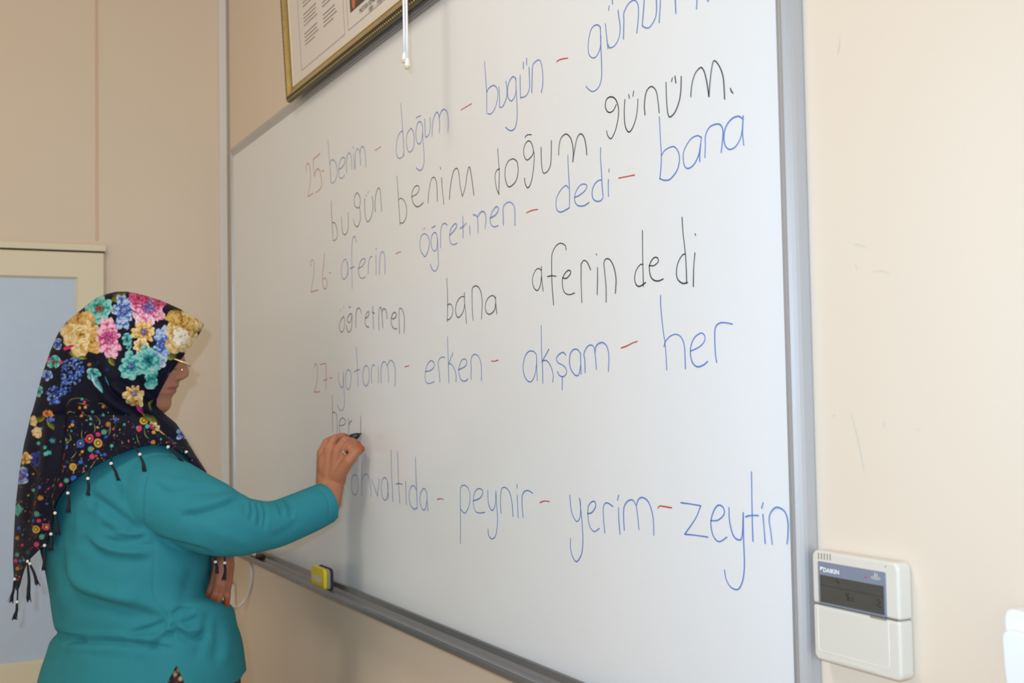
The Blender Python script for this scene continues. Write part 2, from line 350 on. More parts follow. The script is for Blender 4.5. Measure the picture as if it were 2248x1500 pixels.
WORDS = [
 ('red', 'handwritten number', '25', 'I', '90,400 80,320 105,262 135,310 150,450 145,560 110,765|110,765 190,712|190,205 293,118|190,205 195,330 208,460|208,460 225,390 262,345 295,400 318,560 300,640 228,705|320,380 348,378'),
 ('blue', 'handwritten word', 'benim', 'I', '410,-80 425,120 438,300 448,420 455,545|438,290 455,225 487,212 525,255 548,340 545,430 520,520 480,560 452,545|572,355 620,325 660,260 668,200 635,175 600,215 578,300 570,400 580,465 610,492 640,470 660,432|690,410 690,280 695,170 725,108 755,150 765,240 770,355|795,120 800,230 806,360|788,12 794,45|822,345 820,220 825,110 850,45 880,75 892,180 900,290|892,110 905,40 930,10 960,60 975,180 980,325'),
 ('red', 'dash', '', 'I', '1115,72 1205,15'),
 ('blue', 'handwritten word', 'doğum', 'A', '783,88 795,260 803,380 806,470|798,300 790,287 765,320 752,390 752,450 770,482 795,470 806,440|855,265 828,310 824,380 835,425 850,437 872,410 880,350 872,290 855,265|893,192 927,175|940,250 925,220 905,230 892,290 895,350 912,380 930,360 940,300|940,250 942,350 950,450 948,520 935,560 915,568 895,550|955,200 958,290 962,330 985,310 995,260 993,190|1008,325 1012,230 1028,170 1045,152 1058,180 1062,240 1060,300|1058,190 1075,145 1095,130 1115,150 1125,210 1122,295'),
 ('red', 'dash', '', 'A', '1213,136 1290,90'),
 ('blue', 'handwritten word', 'bugün', 'H', '155,225 168,400 182,600 187,700 188,980|185,675 220,610 285,572 330,605 347,680 335,800 300,910 250,978 205,978|362,585 370,720 372,885|370,883 410,880 450,810 475,720 478,620 462,510|605,500 595,465 565,445 525,490 495,570 485,660 497,750 535,795 575,760 605,680 610,600|605,465 610,620 620,800 625,950 620,1080 590,1185 540,1220 500,1205 458,1170|668,425 668,600 675,760|675,740 710,742 760,710 795,640 805,550 800,420 796,310|716,237 713,335|762,180 763,275|836,675 840,500 848,300 880,240 935,205 965,235 985,330 995,470 990,580 972,672'),
 ('red', 'dash', '', 'H', '1190,240 1200,222 1260,195 1350,180'),
 ('blue', 'handwritten word', 'günüm', 'B', '387,200 375,183 350,180 320,210 303,280 298,340 305,390 330,415 360,400 385,340 390,260|386,195 390,350 396,500 390,580 370,630 335,655 305,643 283,618|422,170 432,270 441,350|441,320 455,343 490,325 520,270 528,200 520,130 513,75|450,40 445,75|472,-5 474,30|552,280 555,150 556,90 590,25 630,2 655,30 660,90 655,170 647,237|705,-60 697,60 687,185|687,185 715,200 745,190 780,130 790,60 785,-60|808,163 815,60 822,-40 850,-85 890,-85 920,-30 928,95|925,-30 955,-110 1010,-125 1060,-80 1078,-10 1076,65|1155,10 1163,0 1166,-12'),
 ('black', 'handwritten word', 'bugün', 'I', '460,830 462,980 475,1180 488,1410|475,1155 500,1150 530,1190 550,1290 545,1380 510,1418 488,1420|610,1060 618,1180 630,1290 662,1335 700,1290 715,1190 713,1000|888,760 850,705 815,750 802,830 815,900 855,932 885,910 893,830 888,760|880,915 895,1000 893,1110 870,1190 845,1212 810,1180 795,1100|962,785 962,900 970,1040 990,1120 1012,1138 1050,1090 1080,980 1085,860 1075,755|985,735 990,757|1012,690 1018,700|1122,990 1115,880 1128,740 1165,632 1195,680 1205,820 1217,980'),
 ('black', 'handwritten word', 'benim', 'A', '755,607 762,700 768,800 778,960|768,780 785,768 810,790 825,840 822,900 800,943 778,943|862,758 900,735 915,700 905,678 880,690 862,740 870,795 895,828 920,822 945,798|978,803 985,720 1000,640 1020,617 1040,660 1045,790|1075,622 1082,710 1092,812|1066,543 1069,560|1132,775 1140,680 1160,580 1185,553 1200,590 1210,680 1225,755|1225,755 1245,690 1260,590 1275,543 1290,610 1308,747'),
 ('black', 'handwritten word', 'doğum', 'J', '85,308 95,450 108,650 105,800 100,970|113,600 80,615 52,665 48,740 60,840 80,920 108,968|300,455 250,480 205,560 190,680 205,780 235,855 280,852 335,800 370,720 382,620 370,510 335,465 300,455|485,145 500,120 530,105 577,105|605,345 595,280 565,210 530,195 490,235 465,310 465,390 490,455 515,472 550,450 590,400 610,350|610,350 618,430 605,600 585,740 555,840 522,875 495,840 478,770 480,730|716,288 718,420 725,540 740,640 765,665 810,635 845,570 862,470 866,190|972,400 980,260 1010,150 1075,95 1130,130 1165,210 1185,360 1178,500|1178,500 1195,380 1230,190 1265,110 1305,95 1345,150 1370,270 1382,398'),
 ('black', 'handwritten word', 'günüm', 'B', '500,748 480,790 452,806 430,790 421,755 432,710 463,694 495,712 515,770 514,840 495,930 470,985 455,992 438,970 431,938|562,713 557,800 562,890 575,930 592,946 615,920 640,850 652,770 655,710|589,677 594,703|625,652 619,690|706,823 702,750 715,660 750,620 785,650 800,730 808,808|857,590 860,700 868,800 884,838 920,805 950,730 963,650 966,547|903,558 896,585|921,545 928,594|1035,692 1042,610 1065,530 1105,484 1130,510 1150,590 1165,693|1165,693 1172,600 1185,490 1203,435 1240,475 1268,560 1278,710|1319,633 1327,655 1338,667'),
 ('red', 'handwritten number', '26', 'A', '140,1255 140,1225 152,1208 162,1240 158,1330 140,1440|140,1440 192,1425|238,1160 230,1250 222,1340 228,1400 245,1418 257,1380 245,1340 228,1350|272,1304 282,1302'),
 ('blue', 'handwritten word', 'aferin', 'A', '390,1205 372,1215 358,1270 362,1330 378,1347 398,1320 405,1260 390,1205|402,1225 407,1325|465,1085 455,1045 442,1050 433,1110 433,1250 435,1420|420,1272 452,1258|478,1270 505,1255 530,1215 520,1200 495,1220 480,1290 490,1330 508,1342 530,1330|550,1310 553,1240 562,1195 580,1185|606,1175 608,1320|605,1125 610,1133|630,1315 632,1220 640,1165 655,1150 668,1180 672,1250 670,1310'),
 ('red', 'dash', '', 'A', '748,1165 783,1150'),
 ('blue', 'handwritten word', 'öğretmen', 'A', '950,1020 930,1040 920,1090 925,1140 945,1175 958,1185 980,1140 988,1080 975,1035 950,1020|940,985 942,995|953,980 955,992|1005,980 1032,965|1045,1060 1038,1022 1022,1014 1002,1050 1003,1110 1020,1145 1040,1130 1047,1060|1047,1060 1052,1180 1052,1250 1030,1290 1008,1275 995,1240|1070,1120 1070,1010 1080,960 1100,948 1117,962|1133,1035 1165,1000 1185,965 1172,950 1145,985 1133,1040 1140,1085 1160,1100 1188,1088|1228,895 1230,980 1230,1052|1210,985 1240,962 1252,945|1278,965 1280,1028|1303,885 1325,892 1335,920 1338,1015|1335,900 1360,865 1385,870 1395,920 1388,985|1425,910 1465,885 1485,845 1468,828 1440,865 1425,920 1435,960 1458,972 1483,962|1520,958 1518,880 1520,830 1545,800 1575,798 1598,830 1603,890 1602,962'),
 ('red', 'dash', '', 'A', '1683,872 1720,856 1765,847'),
 ('blue', 'handwritten word', 'dedi', 'J', '1105,400 1108,550 1122,800 1128,1000 1125,1165|1112,880 1090,848 1060,850 1000,910 945,1010 930,1110 945,1190 985,1228 1040,1215 1122,1168|1205,1015 1270,985 1350,920 1382,855 1360,825 1310,825 1260,865 1215,950 1202,1040 1220,1105 1265,1138 1340,1135 1412,1088|1582,293 1580,450 1595,700 1603,850 1615,995|1597,762 1550,770 1500,815 1465,890 1458,980 1480,1045 1530,1072 1585,1060 1618,1015|1694,755 1692,880 1695,1000|1706,600 1700,645'),
 ('red', 'dash', '', 'J', '1842,735 1960,712 2072,690'),
 ('blue', 'handwritten word', 'bana', 'B', '808,838 815,980 822,1100 820,1200 812,1280|822,1118 850,1075 910,1050 945,1090 952,1150 935,1220 890,1280 850,1292 810,1280|1108,985 1080,972 1030,1000 985,1080 980,1140 990,1190 1015,1207 1055,1180 1090,1110 1105,1030|1110,980 1103,1050 1098,1110 1098,1158|1135,1128 1138,1040 1140,970 1170,910 1225,888 1255,905 1265,960 1252,1092|1405,850 1375,833 1330,850 1290,900 1272,970 1280,1040 1312,1070 1355,1050 1390,990 1405,920|1410,830 1405,950 1414,1040'),
 ('black', 'handwritten word', 'öğretmen', 'F', '640,380 600,440 582,530 592,590 620,610 650,560 662,450 650,380 635,380|597,275 600,290|645,235 648,243|722,232 752,238|765,330 735,345 705,400 702,440 735,468 760,420 770,340|770,340 772,450 760,560 720,612 695,560 688,500|830,545 830,400 838,290 868,245 895,275 910,335|968,405 1010,375 1030,325 1012,302 985,340 970,410 968,470 990,525 1025,530|1082,220 1088,380 1095,560|1075,312 1110,330|1180,582 1172,400 1180,270 1200,238 1215,275 1225,400 1235,550|1225,300 1250,255 1285,300 1302,410|1360,390 1385,412 1420,390 1438,345 1410,312 1375,350 1358,430 1370,510 1410,560 1448,552|1485,630 1478,450 1480,290 1500,250 1540,310 1558,430 1553,618'),
 ('black', 'handwritten word', 'bana', 'K', '158,80 168,300 172,500 165,800|170,530 205,505 240,530 258,600 245,690 210,750 165,770|450,395 415,382 360,420 315,510 303,610 320,700 350,728 395,690 435,610 450,520|448,320 452,480 470,650 482,825|592,775 578,560 575,300 590,235 630,208 680,230 720,310 740,460 738,620 730,752|962,415 930,375 895,370 840,410 800,490 795,590 820,655 860,675 910,650 950,590 962,500|963,380 965,500 985,670'),
 ('black', 'handwritten word', 'aferin', 'D', '165,455 145,442 120,460 100,520 108,580 135,607 158,570 167,500|166,428 170,520 180,612|353,303 345,270 310,253 275,275 248,330 243,400 246,550 258,715|212,503 245,497 277,500|325,512 355,515 385,480 380,457 355,465 328,510 325,570 340,620 375,638 417,625|470,697 465,550 465,410|465,408 485,382 510,395 537,452|588,435 588,540 585,638|578,333 582,341|653,693 652,580 640,450 637,400 650,372 680,375 710,430 727,520 722,628'),
 ('black', 'handwritten word', 'dedi', 'D', '923,157 925,350 928,480 930,575|928,412 905,415 875,460 865,520 878,565 905,575 948,547|972,420 1010,420 1042,390 1035,362 1010,362 985,395 975,440 985,500 1010,530 1045,535 1080,520|1220,58 1228,180 1245,330 1252,450 1255,550|1243,333 1220,345 1190,400 1178,470 1190,525 1225,553 1262,548|1317,325 1308,440 1305,577|1319,183 1322,192'),
 ('red', 'handwritten number', '27', 'F', '205,1150 212,1105 232,1085 250,1120 255,1220 240,1380 202,1508|202,1508 290,1502|290,1095 380,1075|380,1075 382,1200 385,1350 378,1475|345,1335 405,1315|440,1302 470,1292'),
 ('blue', 'handwritten word', 'yatarım', 'F', '565,1205 575,1350 610,1440 635,1400 640,1200|640,1220 650,1464 659,1600 650,1730 611,1786 576,1753 556,1694|710,1165 680,1230 675,1350 690,1440 718,1470 745,1410 758,1290 745,1200 710,1165|833,835 845,1000 855,1200 862,1420|805,1205 850,1178 892,1170|985,1105 950,1150 935,1250 945,1370 985,1415 1020,1350 1030,1230 1015,1140 985,1105|1065,1370 1062,1200 1075,1115 1095,1098 1115,1115|1165,1110 1168,1370|1208,1370 1205,1180 1225,1080 1260,1050 1295,1100 1315,1200 1320,1360|1300,1110 1330,1050 1355,1032 1395,1070 1420,1190 1415,1420'),
 ('red', 'dash', '', 'F', '1560,1130 1625,1112'),
 ('blue', 'handwritten word', 'erken', 'L', '130,900 230,880 300,820 318,750 290,695 250,675 205,710 160,790 130,930 130,1060 160,1130 210,1145 270,1130 318,1105|432,1118 425,1000 400,790 392,740 410,660 450,610 490,600 530,610|588,185 595,450 605,700 610,900 617,1135|700,515 650,640 605,765|605,745 640,735 690,775 740,870 765,980 762,1112|810,858 890,830 960,780 985,700 965,650 925,640 880,670 840,760 822,860 835,980 870,1070 920,1095 970,1085 1010,1048|1080,1055 1070,1000 1078,850 1070,690 1085,610 1120,555 1165,545 1220,580 1260,660 1285,800 1290,950 1285,1085'),
 ('red', 'dash', '', 'L', '1492,680 1540,688 1632,665'),
 ('blue', 'handwritten word', 'akşam', 'D', '130,1090 110,1065 75,1062 45,1100 30,1170 38,1240 65,1285 95,1285 120,1230 130,1150|130,1098 132,1200 136,1282|165,867 168,1050 175,1180 177,1302|223,1047 170,1142|172,1135 205,1132 235,1170 255,1235 252,1293|350,1090 330,1070 300,1085 280,1115 290,1145 325,1165 350,1190 355,1225 335,1250 305,1245 288,1215|324,1250 324,1300 322,1352|460,1080 440,1050 410,1048 385,1080 378,1140 390,1200 425,1243 450,1230 462,1160|460,1075 463,1160 465,1232|496,1222 493,1130 487,1080 510,1030 540,1014 562,1035 573,1110 580,1197|570,1070 580,1020 620,996 655,1020 673,1090 670,1212'),
 ('red', 'dash', '', 'D', '763,1037 800,1025 850,1000 885,988'),
 ('blue', 'handwritten word', 'her', 'D', '1060,643 1060,720 1075,880 1092,1000 1100,1100 1105,1202|1085,1028 1095,990 1130,950 1175,935 1215,960 1238,1030 1245,1193|1285,1060 1340,1035 1380,1000 1392,960 1378,930 1350,930 1310,965 1285,1030 1285,1100 1300,1150 1335,1178 1380,1165 1412,1138|1480,1145 1470,1080 1465,940 1472,880 1500,852 1540,848 1598,858'),
 ('black', 'handwritten word', 'her', 'M', '690,315 690,600 695,800 695,1280|690,765 740,750 780,790 810,900 812,1330|870,1085 930,1090 1000,1060 1025,1000 1000,930 940,898 890,960 862,1090 870,1200 900,1290 940,1325|1105,895 1110,1080 1105,1320|1115,1070 1140,1010 1190,965|1413,850 1410,1060 1412,1290'),
 ('blue', 'handwritten word', 'kahvaltıda', 'G', '-60,-160 -55,300 -45,600|175,205 125,260 110,400 125,560 185,630 235,550 248,400 230,260 175,205|314,-272 322,200 325,640|330,330 360,240 410,195 460,240 490,360 510,500 512,660|525,300 580,460 648,650|648,650 665,480 690,290|790,262 745,320 722,450 735,600 765,700 805,735 845,690 862,560 860,400 840,310 790,262|850,330 865,560 880,710|927,-302 940,200 955,500 967,770|1063,-263 1075,200 1090,500 1110,795|1030,408 1080,390 1165,408|1228,345 1235,600 1245,825|1430,-155 1445,300 1458,600 1470,890|1450,520 1410,450 1370,437 1320,500 1300,620 1310,750 1345,860 1410,918 1468,890|1665,590 1640,520 1600,493 1550,560 1522,680 1530,800 1565,900 1612,938 1645,880 1668,740|1670,590 1672,750 1690,955'),
 ('red', 'dash', '', 'G', '1872,720 1940,705 2008,720'),
 ('blue', 'handwritten word', 'peynir', 'E', '195,530 195,300 195,200 215,180 240,195 252,240 248,300 222,348 197,325|272,275 315,255 330,215 305,200 280,225 272,285 285,335 310,347 342,343|360,210 362,280 375,320 390,330 405,295 408,215|408,215 415,320 418,400 408,480 385,503 365,480 361,445|440,348 436,290 438,235 445,200 465,193 490,220 505,280 512,368|537,240 543,375|537,175 536,197|573,375 568,310 567,250 580,218 605,212 632,228'),
 ('red', 'dash', '', 'E', '673,285 700,275 730,278'),
 ('blue', 'handwritten word', 'yerim', 'E', '853,240 862,330 880,380 898,398 915,370 918,300 912,258|912,258 925,380 932,500 925,590 895,640 870,610 858,560 858,500|960,350 985,345 1008,310 1005,280 985,280 965,310 963,370 975,430 1000,458 1032,440|1065,467 1058,400 1055,320 1065,290 1085,288 1114,308|1147,315 1150,400 1156,475|1148,240 1141,270|1182,450 1178,380 1180,315 1200,278 1230,268 1252,300 1263,370 1270,447|1255,300 1270,262 1297,255 1330,285 1355,370 1360,480'),
 ('red', 'dash', '', 'E', '1383,318 1395,305 1420,308 1467,316'),
 ('blue', 'handwritten word', 'zeytin', 'E', '1522,285 1580,293 1640,303|1642,303 1610,380 1545,475|1545,475 1600,480 1685,492|1703,393 1745,390 1782,355 1778,315 1748,300 1720,335 1703,400 1712,470 1735,510 1760,518 1800,492|1812,315 1815,390 1835,475 1865,507 1890,490 1898,345|1898,345 1900,500 1905,650 1898,740 1878,795 1855,808 1820,790 1795,745 1785,690|1948,100 1950,250 1953,400 1957,517|1913,370 1940,362 1990,362|2017,355 2025,450 2031,530|2019,285 2010,318|2074,535 2065,460 2055,390 2062,350 2085,320 2112,314 2150,340 2168,400 2168,480 2163,532'),
]
rng = np.random.default_rng(5)
for color, kind, word, zk, strokes in WORDS:
    ox, oy, s = Z[zk]; V, F = [], []
    for ks, st in enumerate(strokes.split('|')):
        p = np.array([[float(c) for c in q.split(',')] for q in st.split()])
        p = np.array([on_y(ox + x/s, oy + y/s, 0)[[0, 2]] for x, y in p])
        c = catmull(p, 7)
        t = np.gradient(c, axis=0); t /= np.linalg.norm(t, axis=1)[:, None] + 1e-12
        hw = 0.00095*(1 + 0.12*np.sin(np.linspace(0, 5, len(c)) + rng.random()*6))
        c = np.vstack([c[:1] - t[:1]*0.0008, c, c[-1:] + t[-1:]*0.0008]); t = np.vstack([t[:1], t, t[-1:]])
        hw = np.concatenate([[hw[0]*0.5], hw, [hw[-1]*0.5]])
        nrm = np.stack([-t[:, 1], t[:, 0]], 1)
        b0 = len(V)
        for k in range(len(c)):
            for sg in (-1, 1):
                q = c[k] + nrm[k]*hw[k]*sg
                V.append((q[0], -0.0004 - 0.00006*ks, q[1]))
        for k in range(len(c)-1):
            F.append((b0+2*k, b0+2*k+1, b0+2*k+3, b0+2*k+2))
    o = mesh_obj(kind.replace(' ', '_') if kind != 'dash' else 'handwritten_dash', V, F, INK[color], board)
    o['label'] = ('%s %s %s on the whiteboard' % (color, kind, word)) if word else 'short red dash between two blue words'

# ================================================================ things on and around the walls
def text_mesh(name, body, size, origin, right, up, material, parent, lift=0.0002, bold=0.0, width=None):
    cu = bpy.data.curves.new(name, 'FONT'); cu.body = body; cu.size = size; cu.offset = bold
    tmp = bpy.data.objects.new(name, cu); COL.objects.link(tmp)
    bpy.context.view_layer.update()
    me = bpy.data.meshes.new_from_object(tmp.evaluated_get(bpy.context.evaluated_depsgraph_get()))
    bpy.data.objects.remove(tmp); bpy.data.curves.remove(cu)
    right = np.asarray(right, float); up = np.asarray(up, float); out = np.cross(right, up)
    co = np.array([v.co[:] for v in me.vertices])
    if width: co[:, 0] *= width/(co[:, 0].max() - co[:, 0].min())
    w = np.asarray(origin) + co[:, :1]*right + co[:, 1:2]*up + out*lift
    for v, q in zip(me.vertices, w): v.co = q
    me.name = name
    me.materials.clear()
    return link(name, me, material, parent)

# ---- framed picture leaning out above the board
TILT = math.radians(3.0)
PU = np.array([0, -math.sin(TILT), math.cos(TILT)]); PN = np.array([0, -math.cos(TILT), -math.sin(TILT)]); PX = np.array([1.0, 0, 0])
P0 = on_y(630.3, 225.3, -0.0275)
def pc(u, v, c=0.0):                        # frame pixel -> picture coordinates (along, up)
    d = ray(u, v); o = P0 + PN*c
    t = ((o - CAM) @ PN)/(d @ PN); q = CAM + d*t - o
    return q @ PX, q @ PU
def pw(a, b, c=0.0): return P0 + PX*a + PU*b + PN*c
PW, PH = 1.02, 0.62
M_gold = mat('gilt_moulding', srgb(206, 184, 120), 0.34, 0.85, noise=(60, srgb(176, 150, 92), 0.6))
M_dark = mat('black_moulding', srgb(34, 32, 26), 0.4)
M_paper = mat('printed_paper', srgb(232, 226, 220), 0.6)
M_print = mat('grey_print', srgb(120, 108, 108), 0.7)
pic = empty('picture_frame', P0 + PX*PW/2); tag(pic, 'framed print in a black and gold moulding hung above the whiteboard', 'picture')
fw = 0.036
pp = [(0, -0.0102), (0, -0.003), (0.0015, -0.0005), (0.005, 0.003), (0.0090, 0.003), (0.0100, 0.0018), (0.0110, 0.0028), (0.0150, 0.0026), (0.0185, 0.000),
      (0.0225, -0.003), (0.0285, -0.006), (0.029, -0.0075), (0.031, -0.0075), (0.0315, -0.0068), (0.036, -0.0075), (0.036, -0.0098)]
pm = [3, 3, 1, 1, 1, 1, 0, 0, 0, 0, 1, 1, 2, 2, 2]
V, F, MI = [], [], []
for (a0, b0, sa, sb) in ((0, 0, 1, 1), (PW, 0, -1, 1), (PW, PH, -1, -1), (0, PH, 1, -1)):
    for a_, c_ in pp: V.append(pw(a0 + sa*a_, b0 + sb*a_, c_))
n = len(pp)
for k in range(4):
    k2 = (k+1) % 4
    for i in range(n-1):
        F.append((k*n+i, k2*n+i, k2*n+i+1, k*n+i+1)); MI.append(pm[i])
mesh_obj('moulding', V, F, [M_gold, M_dark, mat('cream_slip', srgb(226, 212, 180), 0.5), mat('dull_gilt_side', srgb(104, 92, 62), 0.5, 0.3)], pic, False, MI)
V, F = [], []
def bead(a_, b_):
    g = sphere_geo(pw(a_, b_, 0.0010), (0.0032, 0.0026, 0.0026), 6, 4); o = len(V)
    V.extend(g[0]); F.extend([tuple(x+o for x in f) for f in g[1]])
for k in range(int(PW/0.011)): bead(0.006 + k*0.011, 0.0028); bead(0.006 + k*0.011, PH-0.0036)
for k in range(int(PH/0.011)): bead(0.0028, 0.012 + k*0.011); bead(PW-0.0036, 0.012 + k*0.011)
mesh_obj('beaded_edge', V, F, mat('old_gold_bead', srgb(170, 150, 98), 0.4, 0.6), pic, True)
def pquad(lst, a0, a1, b0, b1, c, sk=0.0):
    o = len(lst[0]); lst[0].extend([pw(a0, b0, c), pw(a1, b0, c), pw(a1, b1, c), pw(a0, b1, c)]); lst[1].append((o, o+1, o+2, o+3))
g = ([], []); pquad(g, fw-0.004, PW-fw+0.004, fw-0.004, PH-fw+0.004, -0.0096); mesh_obj('print_sheet', *g, M_paper, pic)
CP = -0.0092
a_l1, _ = pc(667.5, 60, CP); a_r1, _ = pc(699.5, 60, CP); a_l2, _ = pc(710.5, 60, CP); a_r2, _ = pc(743, 60, CP)
_, b_bot = pc(669.3, 100.5, CP)
lines = ([], [])
for col, (l, r_) in enumerate(((a_l1, a_r1), (a_l2, a_r2))):
    b = b_bot + (0.004 if col else 0.0); k = 0
    while b < PH - 0.10:
        q = l; end = r_ - (r_-l)*(0.02 + 0.16*rng.random() if k else 0.30)
        while q < end - 0.002:
            w = min(0.004 + 0.010*rng.random(), end - q)
            pquad(lines, q, q+w, b, b+0.0024, CP); q += w + 0.0016
        k += 1; b += 0.0088 if k % 4 else 0.0200
mesh_obj('verse_lines', *lines, M_print, pic)
# thin printed borders of the two panels, the portrait and its caption
bd = ([], [])
def border(a0, a1, b0, b1, t=0.0012):
    pquad(bd, a0, a1, b0, b0+t, CP); pquad(bd, a0, a1, b1-t, b1, CP); pquad(bd, a0, a0+t, b0, b1, CP); pquad(bd, a1-t, a1, b0, b1, CP)
a0b, b0b = pc(662, 155.5, CP); a1b, _ = pc(757.5, 80, CP)
border(a0b, a1b, b0b, PH-0.07)
a2b, b2b = pc(764.8, 75.5, CP)
border(a2b, a2b+0.30, b0b+0.002, PH-0.07)
border(a2b+0.31, PW-0.06, b0b, PH-0.07)
mesh_obj('printed_border', *bd, M_print, pic)
a3, b3 = pc(769, 28.5, CP)
g = ([], []); pquad(g, a3, a3+0.25, b3, PH-0.10, CP); mesh_obj('printed_portrait', *g, mat('dark_photo_print', srgb(66, 50, 40), 0.6, noise=(14, srgb(96, 66, 44), 0.8)), pic)
a4, b4 = pc(776, 1, CP)
bm = bmesh.new(); c0 = [bm.verts.new(pw(a4 + 0.010*math.cos(t)*1.1, b4 + 0.014*math.sin(t) - 0.004, CP+0.0003)) for t in np.linspace(0, 2*math.pi, 14, endpoint=False)]
bm.faces.new(c0); bm_obj('printed_hand', bm, mat('orange_brown_print', srgb(196, 112, 70), 0.6), pic)
a5, b5 = pc(789.5, 30.5, CP); a6, _ = pc(836, 0, CP)
text_mesh('caption', 'MUSTAFA KEMAL ATAT\u00dcRK', 0.0155, pw(a5, b5, CP), PX, PU, mat('black_print', srgb(48, 42, 42), 0.7), pic, 0.0003, width=0.150)
a7, b7 = pc(809, 27.5, CP)
text_mesh('caption', '1881 - 1938', 0.0135, pw(a7, b7, CP), PX, PU, mat('black_print_small', srgb(96, 88, 88), 0.7), pic, 0.0003, width=0.075)
# the glass over the print
mg = bpy.data.materials.new('picture_glass'); mg.use_nodes = True
nt = mg.node_tree; nt.nodes.remove(nt.nodes['Principled BSDF'])
tr = nt.nodes.new('ShaderNodeBsdfTransparent'); gl = nt.nodes.new('ShaderNodeBsdfGlossy'); gl.inputs['Roughness'].default_value = 0.02
mx = nt.nodes.new('ShaderNodeMixShader'); mx.inputs[0].default_value = 0.05
nt.links.new(tr.outputs[0], mx.inputs[1]); nt.links.new(gl.outputs[0], mx.inputs[2])
nt.links.new(mx.outputs[0], nt.nodes['Material Output'].inputs[0])
V = [pw(a, b, c) for c in (-0.0084, -0.0074) for a, b in ((fw-0.003, fw-0.003), (PW-fw+0.003, fw-0.003), (PW-fw+0.003, PH-fw+0.003), (fw-0.003, PH-fw+0.003))]
mesh_obj('glass', V, [(0, 3, 2, 1), (4, 5, 6, 7), (0, 1, 5, 4), (1, 2, 6, 5), (2, 3, 7, 6), (3, 0, 4, 7)], mg, pic)

# ---- two white pull cords hanging from above
M_cord = mat('white_braided_cord', srgb(240, 240, 246), 0.55)
M_bell = mat('white_plastic_bell', srgb(238, 238, 242), 0.35)
M_tip = mat('ivory_plastic_tip', srgb(214, 198, 160), 0.35)
for (uu0, uu1, vend, lab) in ((887.3, 888.0, 118, 'left of two white pull cords hanging before the board, the one ending higher'),
                              (893.2, 894.2, 131, 'right of two white pull cords hanging before the board, the one ending lower')):
    YC = -0.10
    e = on_y(uu1, vend, YC); top = on_y(uu0, 0, YC)
    top = e + (top - e)*((ZC - e[2])/(top[2]-e[2])); top[0] = e[0] - 0.004; top[1] = YC
    cd = empty('pull_cord', e); tag(cd, lab, 'cord', 'white pull cords')
    tube_obj('cord', [top + (e-top)*t for t in np.linspace(0, 1, 30)], 0.0023, M_cord, cd, 8)
    tube_obj('bell', [e + np.array([0, 0, z]) for z in (0.003, 0.002, -0.006, -0.011, -0.012)], [0.001, 0.0032, 0.0047, 0.0056, 0.0050], M_bell, cd, 14)
    tube_obj('bell_tip', [e + np.array([0, 0, z]) for z in (-0.0115, -0.015, -0.017, -0.0175)], [0.0050, 0.0047, 0.0032, 0.0008], M_tip, cd, 14)

# ---- eraser standing in the tray
zt_ = zl + 0.0045
ex0 = float(on_y(683, 1270, -0.050)[0]); ex1 = float(on_y(711, 1290, -0.050)[0]); ez = float(on_y(690, 1243, -0.050)[2])
er = empty('board_eraser', ((ex0+ex1)/2, -0.03, zt_)); tag(er, 'yellow and grey board eraser standing in the pen tray', 'eraser')
def slab(name, ya, yb, grow, m_, r=0.012):
    bm = bmesh.new(); pts = []
    a0, a1, c0, c1 = ex0-grow, ex1+grow, zt_, ez+grow
    for (cx, cz, t0) in ((a1-r, c1-r, 0), (a0+r, c1-r, 90), (a0+r*0.5, c0+r*0.5, 180), (a1-r*0.5, c0+r*0.5, 270)):
        rr = r if t0 < 180 else r*0.5
        for k in range(6):
            t = math.radians(t0 + k*18); pts.append((cx + rr*math.cos(t), cz + rr*math.sin(t)))
    lo = [bm.verts.new((x, ya, z)) for x, z in pts]; hi = [bm.verts.new((x, yb, z)) for x, z in pts]
    bm.faces.new(lo); bm.faces.new(hi[::-1])
    for k in range(len(pts)): bm.faces.new((lo[k], lo[(k+1) % len(pts)], hi[(k+1) % len(pts)], hi[k]))
    return bevel(bm_obj(name, bm, m_, er), 0.002, 2, 50)
slab('grip', -0.050, -0.041, 0, mat('yellow_plastic', srgb(226, 200, 14), 0.5))
slab('foam', -0.041, -0.033, -0.0015, mat('grey_foam', srgb(150, 142, 132), 0.9))
slab('felt_pad', -0.033, -0.027, 0.0, mat('dark_felt', srgb(52, 54, 62), 0.95))
bm = bmesh.new()
cc = on_y(697, 1270, -0.0506)
bm.faces.new([bm.verts.new((cc[0] + 0.036*math.cos(t), -0.0506, cc[2]-0.001 + 0.0085*math.sin(t))) for t in np.linspace(0, 2*math.pi, 24, endpoint=False)])
bm_obj('grip_label', bm, mat('pale_label', srgb(206, 200, 176), 0.5), er)

# ---- marker lying in the tray behind her arm
mx0 = on_y(577, 1224, -0.034)
M_white = mat('white_pen_plastic', srgb(232, 232, 230), 0.3)
M_black = mat('black_pen_plastic', srgb(26, 27, 26), 0.4)
zc = zl + 0.0045 + 0.0085
mk = empty('marker_pen', (float(mx0[0])-0.06, -0.034, zc-0.0085)); tag(mk, 'white marker with a black cap lying in the pen tray', 'marker')
tube_obj('barrel', [(float(mx0[0])-s, -0.034, zc) for s in (0.042, 0.05, 0.125, 0.130, 0.131)], [0.0080, 0.0085, 0.0085, 0.0075, 0.003], M_white, mk, 16)
tube_obj('cap', [(float(mx0[0])-s, -0.034, zc) for s in (-0.0005, 0.0, 0.003, 0.044, 0.0445)], [0.002, 0.007, 0.0085, 0.0088, 0.004], M_black, mk, 16)

